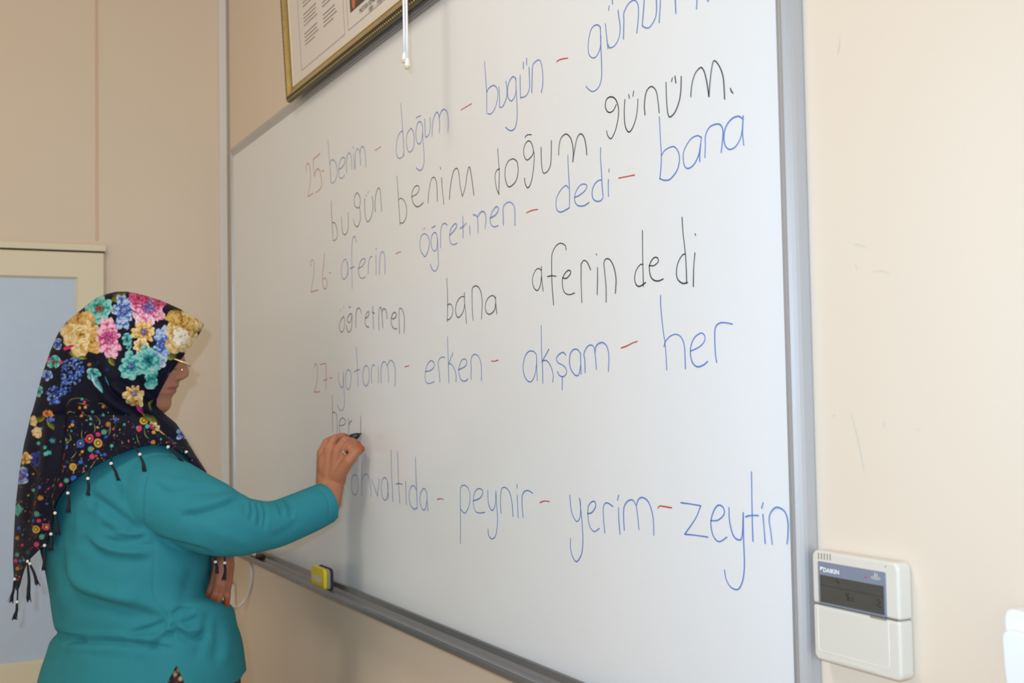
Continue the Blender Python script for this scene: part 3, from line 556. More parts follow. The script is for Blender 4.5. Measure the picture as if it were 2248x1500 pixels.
# ---- white socket in the corner with a looping cable
M_sock = mat('white_socket_plastic', srgb(240, 238, 232), 0.4)
sk0 = on_y(519, 1320, YW); zs1 = float(on_y(512, 1294, YW-0.03)[2]); zs0 = float(on_y(512, 1346, YW-0.03)[2])
sk = empty('wall_socket', (float(sk0[0])-0.03, YW, zs0)); tag(sk, 'white wall socket low in the corner behind the woman', 'socket')
box_obj('socket_plate', (XE+0.016, YW-0.030, zs0), (float(sk0[0]), YW, zs1), M_sock, sk, 0.006)
cb = catmull([on_y(514, 1333, -0.022), on_y(527, 1329, -0.012), on_y(541, 1312, 0.002), on_y(550, 1285, 0.004), on_y(552.5, 1258, 0.004), on_y(549, 1238, 0.004), on_y(541, 1222, 0.004), on_y(536, 1205, 0.004)], 8)
tag(tube_obj('power_cable', cb, 0.0034, mat('white_cable', srgb(224, 222, 222), 0.4), None, 10), 'white cable looping from the corner socket up behind the pen tray', 'cable')

# ---- air conditioner wall controller
YF = YW - 0.019
def T(zx, zy, y=YF): return on_y(1700 + zx/4.102, 1150 + zy/4.102, y)
M_ctl = mat('ivory_controller_plastic', srgb(218, 212, 200), 0.42, spec=0.4)
tx0 = float(T(345, 700)[0]); tx1 = float(T(1128, 900)[0])
tz1 = float(T(700, 290)[2]); tz0 = float(T(700, 1312)[2]); zseam = float(T(700, 790)[2])
ct = empty('wall_controller', ((tx0+tx1)/2, YW, tz0)); tag(ct, 'ivory air conditioner controller with a dark display beside the whiteboard', 'controller')
def rbox(name, lo, hi, r, corners, material, parent, bev=0.003, n=6):      # plate with chosen rounded corners in the wall plane
    bm = bmesh.new(); pts = []
    for (cx, cz, t0, on) in ((hi[0], hi[2], 0, corners[0]), (lo[0], hi[2], 90, corners[1]), (lo[0], lo[2], 180, corners[2]), (hi[0], lo[2], 270, corners[3])):
        sx = -1 if cx == hi[0] else 1; sz = -1 if cz == hi[2] else 1
        if not on: pts.append((cx, cz)); continue
        for k in range(n+1):
            t = math.radians(t0 + 90*k/n); pts.append((cx + sx*r + r*math.cos(t), cz + sz*r + r*math.sin(t)))
    a = [bm.verts.new((x, lo[1], z)) for x, z in pts]; b = [bm.verts.new((x, hi[1], z)) for x, z in pts]
    bm.faces.new(a); bm.faces.new(b[::-1])
    for k in range(len(pts)): bm.faces.new((a[k], a[(k+1) % len(pts)], b[(k+1) % len(pts)], b[k]))
    o = bm_obj(name, bm, material, parent)
    if bev: bevel(o, bev, 4, 50)
    return o
rbox('housing', (tx0, YF, zseam+0.0004), (tx1, YW, tz1), 0.008, (1, 1, 0, 0), M_ctl, ct, 0.0035)
rbox('cover_flap', (tx0, YF, tz0), (tx1, YW, zseam-0.0004), 0.008, (0, 0, 1, 1), M_ctl, ct, 0.0035)
box_obj('seam', (tx0+0.002, YF+0.0012, zseam-0.0005), (tx1-0.0045, YW, zseam+0.0005), mat('seam_shadow_line', srgb(120, 112, 98), 0.8), ct)
bx0 = float(T(398, 500)[0]); bx1 = float(T(1008, 600)[0]); bz1 = float(T(700, 388)[2]); bz0 = float(T(700, 779)[2])
rbox('display_bezel', (bx0, YF-0.0008, bz0), (bx1, YF+0.002, bz1), 0.0015, (1, 1, 1, 1), mat('grey_bezel', srgb(128, 134, 150), 0.35), ct, 0.0004, 3)
lx0 = float(T(420, 580)[0]); lx1 = float(T(993, 700)[0]); lz1 = float(T(700, 510)[2]); lz0 = float(T(700, 760)[2])
M_lcd = mat('lcd_glass', srgb(74, 74, 70), 0.16, noise=(90, srgb(66, 66, 62), 0.5))
M_seg = mat('lcd_segments', srgb(48, 48, 46), 0.4)
lcd = box_obj('lcd_screen', (lx0, YF-0.0012, lz0), (lx1, YF+0.001, lz1), M_lcd, ct)
sg = ([], [])
def seg(a0, a1, b0, b1):
    q = len(sg[0]); w, h = lx1-lx0, lz1-lz0
    for a, b in ((a0, b0), (a1, b0), (a1, b1), (a0, b1)): sg[0].append((lx0 + a*w, YF-0.0014, lz0 + b*h))
    sg[1].append((q, q+1, q+2, q+3))
seg(0, 1, 0.62, 0.635)
for gx, pat in ((0.415, 'bc'), (0.45, 'afgcde'), (0.515, 'ged')):
    w_, h_ = 0.035, 0.13; t = 0.008
    y_ = 0.25
    if 'a' in pat: seg(gx, gx+w_, y_+2*h_-0.02, y_+2*h_)
    if 'b' in pat: seg(gx+w_-2*t-0.01, gx+w_-0.01, y_+h_, y_+2*h_)
    if 'c' in pat: seg(gx+w_-t, gx+w_, y_, y_+h_)
    if 'd' in pat: seg(gx, gx+w_, y_, y_+0.02)
    if 'e' in pat: seg(gx, gx+t, y_, y_+h_)
    if 'f' in pat: seg(gx, gx+t, y_+h_, y_+2*h_)
    if 'g' in pat: seg(gx, gx+w_, y_+h_-0.01, y_+h_+0.01)
for a_, b_ in ((0.90, 0.46), (0.92, 0.38), (0.90, 0.28), (0.93, 0.22), (0.27, 0.86), (0.29, 0.80)): seg(a_, a_+0.035, b_, b_+0.05)
s_ = mesh_obj('display_digits', *sg, M_seg, lcd)
M_logo = mat('white_logo_print', srgb(238, 240, 244), 0.5)
lw = T(440, 432, YF-0.0009); lr = T(583, 455, YF-0.0009)
text_mesh('brand_lettering', 'DAIKIN', 0.0062, lw, (1, 0, 0), (0, 0, 1), M_logo, ct, 0.0003, bold=0.00022, width=float(lr[0]-lw[0]))
V = [T(410, 386, YF-0.0012), T(441, 391, YF-0.0012), T(413, 424, YF-0.0012)]
mesh_obj('brand_emblem', V, [(0, 1, 2)], M_logo, ct)
q = T(825, 482, YF-0.001); tube_obj('indicator_light', [(q[0], YF-0.0016, q[2]), (q[0], YF, q[2])], 0.0012, mat('dull_red_lens', srgb(176, 84, 104), 0.4), ct, 12)
M_but = mat('worn_button_print', srgb(168, 166, 164), 0.5)
q = T(915, 490, YF-0.001)
bm = bmesh.new(); bm.faces.new([bm.verts.new((q[0] + 0.0072*math.cos(t), YF-0.0013, q[2] + 0.0022*math.sin(t))) for t in np.linspace(0, 2*math.pi, 24, endpoint=False)])
bm_obj('power_button', bm, M_but, ct)
q = T(915, 456, YF-0.001); ring = [(q[0] + 0.0017*math.cos(t), YF-0.0012, q[2] + 0.0017*math.sin(t)) for t in np.linspace(2.0, 2.0+5.0, 16)]
pv = tube_obj('power_symbol', ring, 0.00025, M_logo, ct, 6)
M_slot = mat('vent_slot_dark', srgb(150, 140, 122), 0.7)
for k in range(5):
    q0 = T(398 + k*26, 262 + k*3); q1 = T(400 + k*26, 318 + k*3)
    box_obj('vent_slot', (float(q0[0])-0.0007, YF-0.0003, float(q1[2])), (float(q0[0])+0.0007, YF+0.002, float(q0[2])), M_slot, ct)
q = T(1002, 386); tube_obj('sensor_hole', [(q[0], YF-0.0003, q[2]), (q[0], YF+0.001, q[2])], 0.0008, M_slot, ct, 10)
# raised edge of the flap and its finger notch
M_edge = mat('flap_edge', srgb(234, 231, 222), 0.4)
e0, e1 = float(T(397, 950)[0]), float(T(1030, 1000)[0]); ez0 = float(T(700, 1218)[2]); ez1 = zseam - 0.001
tube_obj('flap_ridge', [(e0, YF, ez1), (e0, YF, ez0+0.004), (e0+0.001, YF, ez0+0.001), (e0+0.004, YF, ez0), (e1-0.004, YF, ez0), (e1-0.001, YF, ez0+0.001), (e1, YF, ez0+0.004), (e1, YF, ez1)], 0.0004, M_edge, ct, 6)
n0, n1 = T(862, 838), T(1005, 866)
box_obj('finger_notch', (float(n0[0]), YF-0.0004, zseam-0.0022), (float(n1[0]), YF+0.001, zseam-0.0004), M_slot, ct)
g0, g1 = T(515, 1228), T(930, 1330)
box_obj('grip_ridge', (float(g0[0]), YF-0.0004, float(T(700, 1284)[2])), (float(g1[0]), YF+0.001, float(T(700, 1252)[2])), M_ctl, ct, 0.0004)

# ---- white box at the right edge
M_wb = mat('white_box_plastic', srgb(236, 238, 242), 0.35)
YB1, YB2 = YW-0.030, YW-0.040
wx0 = float(on_y(2201, 1360, YB1)[0]); wz1 = float(on_y(2215, 1338, YB1)[2]); wzm = float(on_y(2210, 1378, YB1)[2])
wb = empty('wall_box', (wx0+0.045, YW, wz1-0.13)); tag(wb, 'white plastic box with a hinged front on the wall, right of the controller', 'wall box')
rbox('case', (wx0, YB1, wzm-0.10), (wx0+0.09, YW, wz1), 0.008, (1, 1, 1, 1), M_wb, wb, 0.004)
lx = float(on_y(2195, 1390, YB2)[0])
bm = bmesh.new()
pts = [(lx+0.008, wzm), (lx+0.0025, wzm-0.002), (lx, wzm-0.007), (lx+0.001, wzm-0.03), (lx+0.004, wzm-0.058), (lx+0.008, wzm-0.064), (lx+0.086, wzm-0.064), (lx+0.092, wzm-0.03), (lx+0.094, wzm-0.007), (lx+0.091, wzm-0.001), (lx+0.084, wzm)]
A_ = [bm.verts.new((x, YB2, z)) for x, z in pts]; B_ = [bm.verts.new((x, YB1+0.004, z)) for x, z in pts]
bm.faces.new(A_); bm.faces.new(B_[::-1])
for k in range(len(pts)): bm.faces.new((A_[k], A_[(k+1) % len(pts)], B_[(k+1) % len(pts)], B_[k]))
bevel(bm_obj('hinged_front', bm, M_wb, wb), 0.004, 4, 50)

# ================================================================ the woman
def px(d): return d/FPX                     # metres per frame pixel at a depth
D0 = 2.52
def A(u, v, d=D0): return at(u, v, d)
hip = A(300, 1480); FEET = np.array([hip[0], hip[1], 0.0])
woman = empty('woman', FEET)
tag(woman, 'woman in a teal top and floral headscarf writing on the whiteboard with a marker', 'person')
AX = np.array([_r, _f, _u])                 # right, away, up as seen from the camera: only used to lay out her pose

def lin(tab, v):
    t = np.asarray(tab, float)
    return [np.interp(v, t[:, 0], t[:, k]) for k in range(1, t.shape[1])]
def smooth_tab(tab, vs, w=1):
    c = np.array(lin(tab, vs)).T
    k = np.array([1, 4, 6, 4, 1.])/16
    for _ in range(w):
        p = np.vstack([c[:1]]*2 + [c] + [c[-1:]]*2)
        c = sum(k[j]*p[j:j+len(c)] for j in range(5))
    return c

def capsule(p0, r0, p1, r1, seg=14):
    p0, p1 = np.asarray(p0, float), np.asarray(p1, float)
    ax = p1-p0; L = np.linalg.norm(ax); ax = ax/(L+1e-12)
    pts, rad = [], []
    for t in np.linspace(-90, 0, 6)[0:]:
        pts.append(p0 + ax*r0*math.sin(math.radians(t))); rad.append(max(r0*math.cos(math.radians(t)), 1e-4))
    for t in np.linspace(0, 90, 6):
        pts.append(p1 + ax*r1*math.sin(math.radians(t))); rad.append(max(r1*math.cos(math.radians(t)), 1e-4))
    # drop the doubled ring when the ends coincide
    P = np.array(pts); R = np.array(rad)
    ref = np.array([0, 0, 1.0]) if abs(ax[2]) < 0.9 else np.array([1.0, 0, 0])
    n = np.cross(ax, ref); n /= np.linalg.norm(n); b = np.cross(ax, n)
    V = [P[i] + R[i]*(math.cos(2*math.pi*k/seg)*n + math.sin(2*math.pi*k/seg)*b) for i in range(len(P)) for k in range(seg)]
    F = [(i*seg+k, i*seg+(k+1) % seg, (i+1)*seg+(k+1) % seg, (i+1)*seg+k) for i in range(len(P)-1) for k in range(seg)]
    F += [tuple(range(seg-1, -1, -1)), tuple((len(P)-1)*seg+k for k in range(seg))]
    return V, F
def chain(pts, rads, seg=14):
    return [capsule(pts[i], rads[i], pts[i+1], rads[i+1], seg) for i in range(len(pts)-1)]
def ring_loft(rows):
    """closed solid from rings (each an (n,3) array)"""
    n = len(rows[0]); V = [p for r in rows for p in r]; F = []
    for i in range(len(rows)-1):
        for k in range(n): F.append((i*n+k, i*n+(k+1) % n, (i+1)*n+(k+1) % n, (i+1)*n+k))
    F += [tuple(range(n-1, -1, -1)), tuple((len(rows)-1)*n+k for k in range(n))]
    return V, F
def voxel_union(geos, voxel, smooth=2, fac=0.5):
    bm = bmesh.new()
    for V, F in geos:
        vs = [bm.verts.new(tuple(map(float, p))) for p in V]
        fs = []
        for f in F:
            try: fs.append(bm.faces.new([vs[i] for i in f]))
            except ValueError: pass
        bmesh.ops.recalc_face_normals(bm, faces=fs)
    me = bpy.data.meshes.new('tmp'); bm.to_mesh(me); bm.free()
    o = bpy.data.objects.new('tmp', me); COL.objects.link(o)
    rm = o.modifiers.new('r', 'REMESH'); rm.mode = 'VOXEL'; rm.voxel_size = voxel; rm.adaptivity = 0
    if smooth:
        sm = o.modifiers.new('s', 'SMOOTH'); sm.iterations = smooth; sm.factor = fac
    bpy.context.view_layer.update()
    out = bpy.data.meshes.new_from_object(o.evaluated_get(bpy.context.evaluated_depsgraph_get()))
    bpy.data.objects.remove(o); bpy.data.meshes.remove(me)
    return out
def mesh_np(me):
    n = len(me.vertices); co = np.empty(n*3); me.vertices.foreach_get('co', co)
    no = np.empty(n*3); me.vertices.foreach_get('normal', no)
    return co.reshape(-1, 3), no.reshape(-1, 3)
def set_co(me, co): me.vertices.foreach_set('co', np.ascontiguousarray(co).ravel()); me.update()
def set_print(me, rgb):                     # linear rgb per vertex
    a = me.color_attributes.new('print', 'FLOAT_COLOR', 'POINT')
    a.data.foreach_set('color', np.hstack([rgb, np.ones((len(rgb), 1))]).astype(np.float32).ravel())
def seg_dist(P, poly):                      # distance of 2-D points to a polyline, with the signed side and place along it
    best = np.full(len(P), 1e9); side = np.zeros(len(P)); along = np.zeros(len(P))
    poly = np.asarray(poly, float); L = np.concatenate([[0], np.cumsum(np.linalg.norm(np.diff(poly, axis=0), axis=1))])
    for i in range(len(poly)-1):
        a, b = poly[i], poly[i+1]; ab = b-a; l2 = ab @ ab + 1e-9
        t = np.clip(((P-a) @ ab)/l2, 0, 1); q = P - (a + t[:, None]*ab); d = np.linalg.norm(q, axis=1)
        m_ = d < best; best[m_] = d[m_]
        side[m_] = np.sign(ab[0]*(P[m_, 1]-a[1]) - ab[1]*(P[m_, 0]-a[0])); along[m_] = (L[i] + t[m_]*math.sqrt(l2))/L[-1]
    return best, side, along
def folds(co, no, lst):
    """cloth folds: (polyline, width, height mm, lean) pushed along the surface where it faces the room side"""
    u, v, z = project(co); P = np.stack([u, v], 1)
    facing = np.clip(-(no @ _f)*2.5, 0, 1); h = np.zeros(len(co))
    for poly, w, amp, lean in lst:
        c = catmull(poly, 6); lo = c.min(0)-4*w; hi = c.max(0)+4*w
        m_ = np.where((P[:, 0] > lo[0]) & (P[:, 0] < hi[0]) & (P[:, 1] > lo[1]) & (P[:, 1] < hi[1]))[0]
        if not len(m_): continue
        d, s, t = seg_dist(P[m_], c); taper = np.clip(np.minimum(t, 1-t)*5, 0, 1)**0.7
        g = np.exp(-(d/w)**2)
        h[m_] += amp*0.001*taper*(g + lean*s*(d/w)*np.exp(-(d/(1.6*w))**2)*1.2)
    return co + no*(h*facing)[:, None]

# ---------------------------------------------------------------- body (skin): one continuous surface
DH = 2.50
head_tab = [(655, 255, 300, .020), (668, 215, 345, .042), (690, 185, 378, .058), (715, 172, 393, .065), (740, 166, 401, .068), (765, 166, 404, .069),
            (785, 168, 402, .068), (800, 172, 401, .067), (820, 180, 399, .066), (835, 192, 391.5, .064), (843, 197, 390.5, .063), (848, 201, 391.5, .062), (853, 205, 387, .0615),
            (857, 208, 386.5, .061), (862, 213, 384.5, .060), (868, 218, 378, .058), (876, 226, 374, .055), (884, 232, 374.5, .050), (892, 238, 374, .046), (900, 244, 369.5, .040), (907, 250, 361, .031), (913, 256, 348, .020)]
nose_tab = [(770, 0, .006), (785, 3, .006), (795, 8, .0065), (805, 12, .008), (814, 15.5, .010), (821, 17.5, .0115), (828, 16, .0125), (833, 11, .013), (836, 4, .013), (839, 0, .012)]
vs = np.concatenate([np.arange(655, 780, 5), np.arange(780, 913.1, 1.5)])
hd = smooth_tab(head_tab, vs, 1)
ph = np.linspace(0, 2*math.pi, 120, endpoint=False)
rows = []
for v_, (ub, uf, w) in zip(vs, hd):
    uc = ub + (uf-ub)*0.47; c, s = np.cos(ph), np.sin(ph)
    ex_ = np.where(c > 0, 0.80, 0.95)
    X = np.where(c > 0, (uf-uc), (uc-ub))*np.sign(c)*np.abs(c)**ex_*px(DH)
    Y = w*np.sign(s)*np.abs(s)**0.92
    fr_ = np.clip(c*3, 0, 1)
    nb, ns = np.interp(v_, [q[0] for q in nose_tab], [q[1] for q in nose_tab]), np.interp(v_, [q[0] for q in nose_tab], [q[2] for q in nose_tab])
    X = X + fr_*nb*px(DH)*np.exp(-(Y/ns)**2)
    if 822 < v_ < 838: X = X + fr_*0.006*np.exp(-((np.abs(Y)-0.0135)/0.006)**2)*np.exp(-((v_-830)/5)**2)     # wings of the nose
    for sy in (-1, 1):
        X = X - fr_*0.0075*np.exp(-((Y-sy*0.031)/0.015)**2)*np.exp(-((v_-803)/11)**2) + fr_*0.0055*np.exp(-((Y-sy*0.031)/0.010)**2)*np.exp(-((v_-806)/6)**2)
        X = X - fr_*0.0030*np.exp(-((np.abs(Y)-0.024)/0.006)**2)*np.exp(-((v_-855)/5)**2)                       # corners of the mouth
    X = X - fr_*0.0035*np.exp(-((v_-854.5)/2.2)**2)*np.exp(-(Y/0.022)**2)                                      # line between the lips
    rows.append(np.array([A(uc, v_, DH) + _r*x + _f*y for x, y in zip(X, Y)]))
geos = [ring_loft(rows)]
ell = lambda u, v, d, a, b, c: sphere_geo(A(u, v, d), (a, b, c), 24, 16, AX)
geos += [capsule(A(285, 860), .052, A(262, 985), .060), ell(270, 1130, D0, .135, .150, .20), ell(285, 1300, D0, .135, .150, .20), ell(300, 1450, D0, .150, .160, .17)]
# ears
geos += [ell(285, 800, DH-.066, .018, .006, .030), ell(285, 800, DH+.066, .018, .006, .030)]
for dd in (-.085, .085):                    # legs and feet
    knee = np.array([hip[0], hip[1], 0.46]) + _f*dd*0.9 + np.array([0, .02, 0]); ank = np.array([hip[0], hip[1], 0.09]) + _f*dd
    geos += chain([A(300, 1480, D0+dd), knee, ank], [.085, .055, .036]) + [capsule(ank + np.array([0, -.03, -.045]), .03, ank + np.array([0, .13, -.06]), .024)]
# right arm, wrist, hand
R1 = [A(325, 1065, 2.42), A(470, 1142, 2.366), A(545, 1158, 2.385), A(605, 1152, 2.42), A(705, 1109, 2.50)]
geos += chain(R1, [.050, .048, .038, .036, .029])
geos += [capsule(A(716, 1104, 2.510), .028, A(717, 1062, 2.530), .0205), capsule(A(722, 1100, 2.510), .028, A(736, 1060, 2.528), .0190)]
wr = [(710, 1058, 2.535), (721, 1056, 2.528), (732, 1056, 2.525), (742, 1056, 2.528)]
mcp = [(707, 995, 2.540), (722, 986, 2.526), (740, 990, 2.517), (756, 1001, 2.520)]
for w_, m_ in zip(wr, mcp): geos.append(capsule(A(*w_), .0165, A(*m_), .0115))
geos += [ell(728, 1022, 2.524, .030, .0085, .036)]
geos += [capsule(A(716, 1030, 2.545), .016, A(742, 1032, 2.535), .018)]
fingers = [[mcp[0], (717, 970, 2.548), (736, 962, 2.562), (748, 963, 2.570)], [mcp[1], (735, 963, 2.536), (752, 958.5, 2.552), (760, 960, 2.562)],
           [mcp[2], (757, 967, 2.515), (774, 970, 2.532), (786, 976, 2.545)], [mcp[3], (768, 984, 2.508), (780, 981, 2.522), (790, 982, 2.536)]]
frad = [[.0105, .0085, .0078, .0068], [.0110, .0092, .0084, .0074], [.0112, .0094, .0086, .0074], [.0110, .0092, .0084, .0074]]
for fpts, fr_ in zip(fingers, frad): geos += chain([A(*q) for q in fpts], fr_)
thumb = [(741, 1046, 2.520), (765, 1012, 2.502), (780, 994, 2.505), (793, 985.5, 2.522)]
geos += chain([A(*q) for q in thumb], [.0165, .0120, .0100, .0080])
geos += [capsule(A(752, 1022, 2.520), .0125, A(752, 1006, 2.520), .011)]
# left arm and the hand held against her front
geos += chain([A(330, 1065, 2.64), A(395, 1235, 2.72), A(484, 1212, 2.50)], [.050, .042, .030])
geos += [capsule(A(486, 1205, 2.50), .0195, A(487, 1240, 2.445), .0165), capsule(A(497, 1205, 2.50), .0175, A(499, 1240, 2.450), .0140)]
lw_ = [(482, 1238, 2.443), (488, 1238, 2.439), (495, 1238, 2.441), (502, 1238, 2.449)]
lm_ = [(471, 1276, 2.435), (479, 1282, 2.427), (489, 1286, 2.427), (498, 1290, 2.437)]
for a_, b_ in zip(lw_, lm_): geos.append(capsule(A(*a_), .0125, A(*b_), .0098))
lfing = [[lm_[0], (462, 1296, 2.423), (456, 1308, 2.425), (453, 1318, 2.431)], [lm_[1], (472, 1303, 2.413), (465, 1317, 2.415), (462, 1325, 2.421)],
         [lm_[2], (483, 1308, 2.413), (478, 1322, 2.415), (476, 1332, 2.421)], [lm_[3], (499, 1306, 2.425), (498, 1320, 2.427), (498, 1329, 2.433)]]
for q_ in lfing: geos += chain([A(*q) for q in q_], [.0088, .0074, .0066, .0058])
geos += chain([A(484, 1244, 2.450), A(475, 1262, 2.475), A(469, 1278, 2.490)], [.0125, .0095, .0075])
body_me = voxel_union(geos, 0.0022, 2, 0.45)
co, no = mesh_np(body_me); bu, bv, bz = project(co)
skin = np.array(srgb(176, 118, 92)[:3]); rgb = np.tile(skin, (len(co), 1))
def blend(mask, c): 
    global rgb
    rgb = rgb*(1-mask[:, None]) + np.array(c[:3])*mask[:, None]
henna = srgb(176, 82, 34)
for q_, r_ in [(f[-1], .013) for f in fingers] + [(thumb[-1], .013)] + [(f[-1], .017) for f in lfing] + [(f[-2], .010) for f in lfing]:
    d_ = np.linalg.norm(co - A(*q_), axis=1); blend(np.clip((r_+.005-d_)/.007, 0, 1)*0.85, henna)
lefth = np.clip((.085 - np.linalg.norm(co - A(480, 1300, 2.425), axis=1))/.03, 0, 1); blend(lefth*0.48, srgb(142, 68, 36))
hr = np.clip((.075 - np.linalg.norm(co - A(735, 1015, 2.525), axis=1))/.02, 0, 1); blend(hr*0.35, srgb(186, 116, 76))
inface = (np.linalg.norm(co - A(360, 840, DH), axis=1) < .12)
lat = (co - A(360, 840, DH)) @ _f
blend(inface*np.exp(-((bv-855)/7.0)**4)*np.exp(-(lat/.023)**4)*np.clip((bu-362)/12, 0, 1)*0.75, srgb(150, 84, 76))
for sy in (-1, 1):
    e_ = inface*np.exp(-((lat-sy*.031)/.013)**4)*(bu > 370)
    blend(e_*np.exp(-((bv-811)/1.8)**2)*0.8, srgb(50, 34, 28))
    blend(e_*np.exp(-((bv-783)/3.0)**2)*0.7, srgb(62, 44, 36))
set_print(body_me, rgb)
M_skin = attr_mat('skin', 0.55, 0.4, (700, 0.12, 0.001), Subsurface_Weight=0.08)
M_skin.node_tree.nodes['Principled BSDF'].inputs['Subsurface Radius'].default_value = (0.010, 0.004, 0.002)
body_me.name = 'body'
body = link('body', body_me, M_skin, woman, True)

# ---------------------------------------------------------------- teal top
th = np.linspace(0, 2*math.pi, 96, endpoint=False)
shirt_tab = [(935, 220, 335, 2.510, .060), (955, 190, 370, 2.512, .085), (975, 158, 396, 2.515, .120), (1000, 134, 415, 2.518, .150), (1030, 114, 432, 2.52, .172), (1060, 102, 444, 2.52, .186),
             (1110, 92, 455, 2.52, .193), (1160, 88, 462, 2.52, .197), (1210, 88, 466, 2.52, .200), (1250, 97, 466, 2.52, .203), (1290, 106, 458, 2.52, .204), (1310, 110, 468, 2.52, .205), (1322, 111, 502, 2.52, .205),
             (1335, 112, 514, 2.52, .206), (1360, 115, 519, 2.52, .207), (1378, 119, 523, 2.52, .207), (1389, 132, 527, 2.52, .203), (1399, 118, 529, 2.52, .209), (1412, 109, 532, 2.52, .213), (1433, 103, 536, 2.52, .216), (1467, 90, 541, 2.52, .222), (1500, 80, 543, 2.52, .226), (1560, 68, 546, 2.52, .230)]
def body_ring(ul, ur, d0, b, v, e=0.88):
    uc, a = (ul+ur)/2, (ur-ul)/2
    c, s = np.cos(th), np.sin(th)
    return np.array([A(uc + a*np.sign(x)*abs(x)**e, v, d0 + b*np.sign(y)*abs(y)**e) for x, y in zip(c, s)])
vs = np.arange(935, 1561, 5.0)
st = smooth_tab(shirt_tab, vs, 1)
geos = [ring_loft([body_ring(*r_, v_) for v_, r_ in zip(vs, st)])]
sleeve = [(292, 1062, 2.43, 70), (345, 1082, 2.395, 86), (400, 1110, 2.375, 86), (440, 1128, 2.366, 84), (475, 1142, 2.362, 80), (510, 1152, 2.366, 70), (545, 1157, 2.378, 61), (600, 1152, 2.412, 52), (660, 1130, 2.456, 49), (717, 1104, 2.502, 45.5)]
sp = catmull([A(*q[:3]) for q in sleeve], 8); sr = catmull([[q[3]*px(q[2]), 0, 0] for q in sleeve], 8)[:, 0]
geos.append(tube_geo(sp, sr, 40))
sp2 = catmull([A(330, 1065, 2.64), A(370, 1150, 2.70), A(405, 1225, 2.715), A(450, 1214, 2.62), A(480, 1205, 2.55)], 8)
geos.append(tube_geo(sp2, np.linspace(.075, .040, len(sp2)), 32))
shirt_me = voxel_union(geos, 0.0028, 4, 0.5)
co, no = mesh_np(shirt_me)
F_SHIRT = [
 ([(190, 1080), (235, 1112), (280, 1146), (322, 1172)], 13, -8, 0.5), ([(186, 1102), (235, 1136), (285, 1164)], 13, 6, 0), ([(225, 1183), (275, 1189), (326, 1172)], 8, -6, 0.4), ([(245, 1168), (290, 1174), (325, 1171)], 6, 5, 0),
 ([(180, 1176), (220, 1213), (280, 1227), (338, 1227)], 10, -6, 0.6), ([(200, 1185), (250, 1207), (330, 1210)], 9, 5, 0), ([(255, 1204), (300, 1199), (342, 1195)], 7, -4, 0.3), ([(215, 1150), (260, 1172), (300, 1180)], 8, -4, 0.3),
 ([(134, 1200), (142, 1262), (168, 1303), (235, 1325), (300, 1342), (370, 1362)], 14, -9, 0.6), ([(148, 1222), (165, 1276), (230, 1304), (310, 1322)], 18, 7, 0),
 ([(340, 1180), (339, 1240), (337, 1295), (352, 1332), (372, 1362), (382, 1400), (388, 1440)], 3.5, -2.2, 0),
 ([(324, 1030), (314, 1090), (315, 1140), (324, 1175)], 3.5, -2.2, 0.5),
 ([(118, 1388), (150, 1398), (190, 1405), (240, 1406), (290, 1411), (335, 1417), (385, 1426)], 7, -8, 0.35), ([(118, 1376), (180, 1391), (240, 1395), (300, 1398), (350, 1395)], 11, 6, 0), ([(120, 1412), (180, 1422), (240, 1424), (300, 1430)], 12, 4, 0),
 ([(140, 1420), (162, 1408), (188, 1404)], 6, -4, 0), ([(255, 1408), (300, 1390), (345, 1374), (372, 1362)], 8, -6, 0.3), ([(325, 1428), (350, 1408), (378, 1384)], 7, -5, 0.3), ([(330, 1404), (355, 1390), (376, 1376)], 6, 4, 0),
 ([(376, 1352), (400, 1336), (428, 1340)], 7, -5, 0.4), ([(380, 1372), (420, 1362), (436, 1350)], 7, -4, 0.3), ([(382, 1376), (415, 1402), (460, 1390)], 8, -6, 0.4), ([(385, 1364), (412, 1384), (448, 1378)], 8, 5, 0), ([(378, 1360), (371, 1374), (381, 1390)], 7, 6, 0),
 ([(462, 1335), (452, 1385), (428, 1455)], 11, -4, 0.3), ([(500, 1352), (505, 1400), (490, 1460)], 13, 4, 0), ([(472, 1350), (480, 1400), (470, 1460)], 11, -3.5, 0),
 ([(330, 1052), (370, 1080), (420, 1076), (505, 1074)], 8, -4, 0.5), ([(395, 1134), (450, 1124), (500, 1107), (532, 1096)], 8, -6, 0.5), ([(390, 1116), (450, 1104), (522, 1085)], 10, 4.5, 0), ([(340, 1040), (380, 1058), (430, 1056)], 9, 3, 0),
 ([(550, 1096), (555, 1120), (551, 1146)], 4, -4.5, 0.4), ([(563, 1100), (572, 1128), (570, 1160)], 4, -4.5, 0.4), ([(576, 1100), (584, 1128), (580, 1165)], 4.5, -4, 0.3), ([(603, 1096), (617, 1112), (621, 1136)], 4, -5, 0.4), ([(621, 1090), (639, 1110), (640, 1140)], 4.5, -4.5, 0.4), ([(568, 1102), (578, 1132)], 3.5, 3, 0), ([(611, 1094), (626, 1122)], 4, 3, 0), ([(530, 1092), (540, 1110), (536, 1130)], 5, -3, 0.3),
 ([(590, 1185), (630, 1165), (660, 1140)], 10, -3, 0), ([(120, 1180), (122, 1260), (135, 1340)], 14, 4, 0), ([(330, 1176), (380, 1192), (440, 1206), (472, 1218)], 7, -5, 0.5),
 ([(425, 1240), (410, 1300), (395, 1345)], 15, -4, 0), ([(260, 1250), (265, 1290), (300, 1320)], 18, 4, 0), ([(440, 1150), (500, 1180), (560, 1195)], 14, 2.5, 0), ([(160, 1130), (175, 1180), (180, 1230)], 18, 3.5, 0), ([(300, 1440), (320, 1470), (315, 1510)], 14, -3, 0), ([(200, 1440), (190, 1480), (180, 1520)], 18, 3, 0),
 ([(684, 1066), (711, 1082), (723, 1108), (721, 1154)], 2.2, -1.4, 0),
]
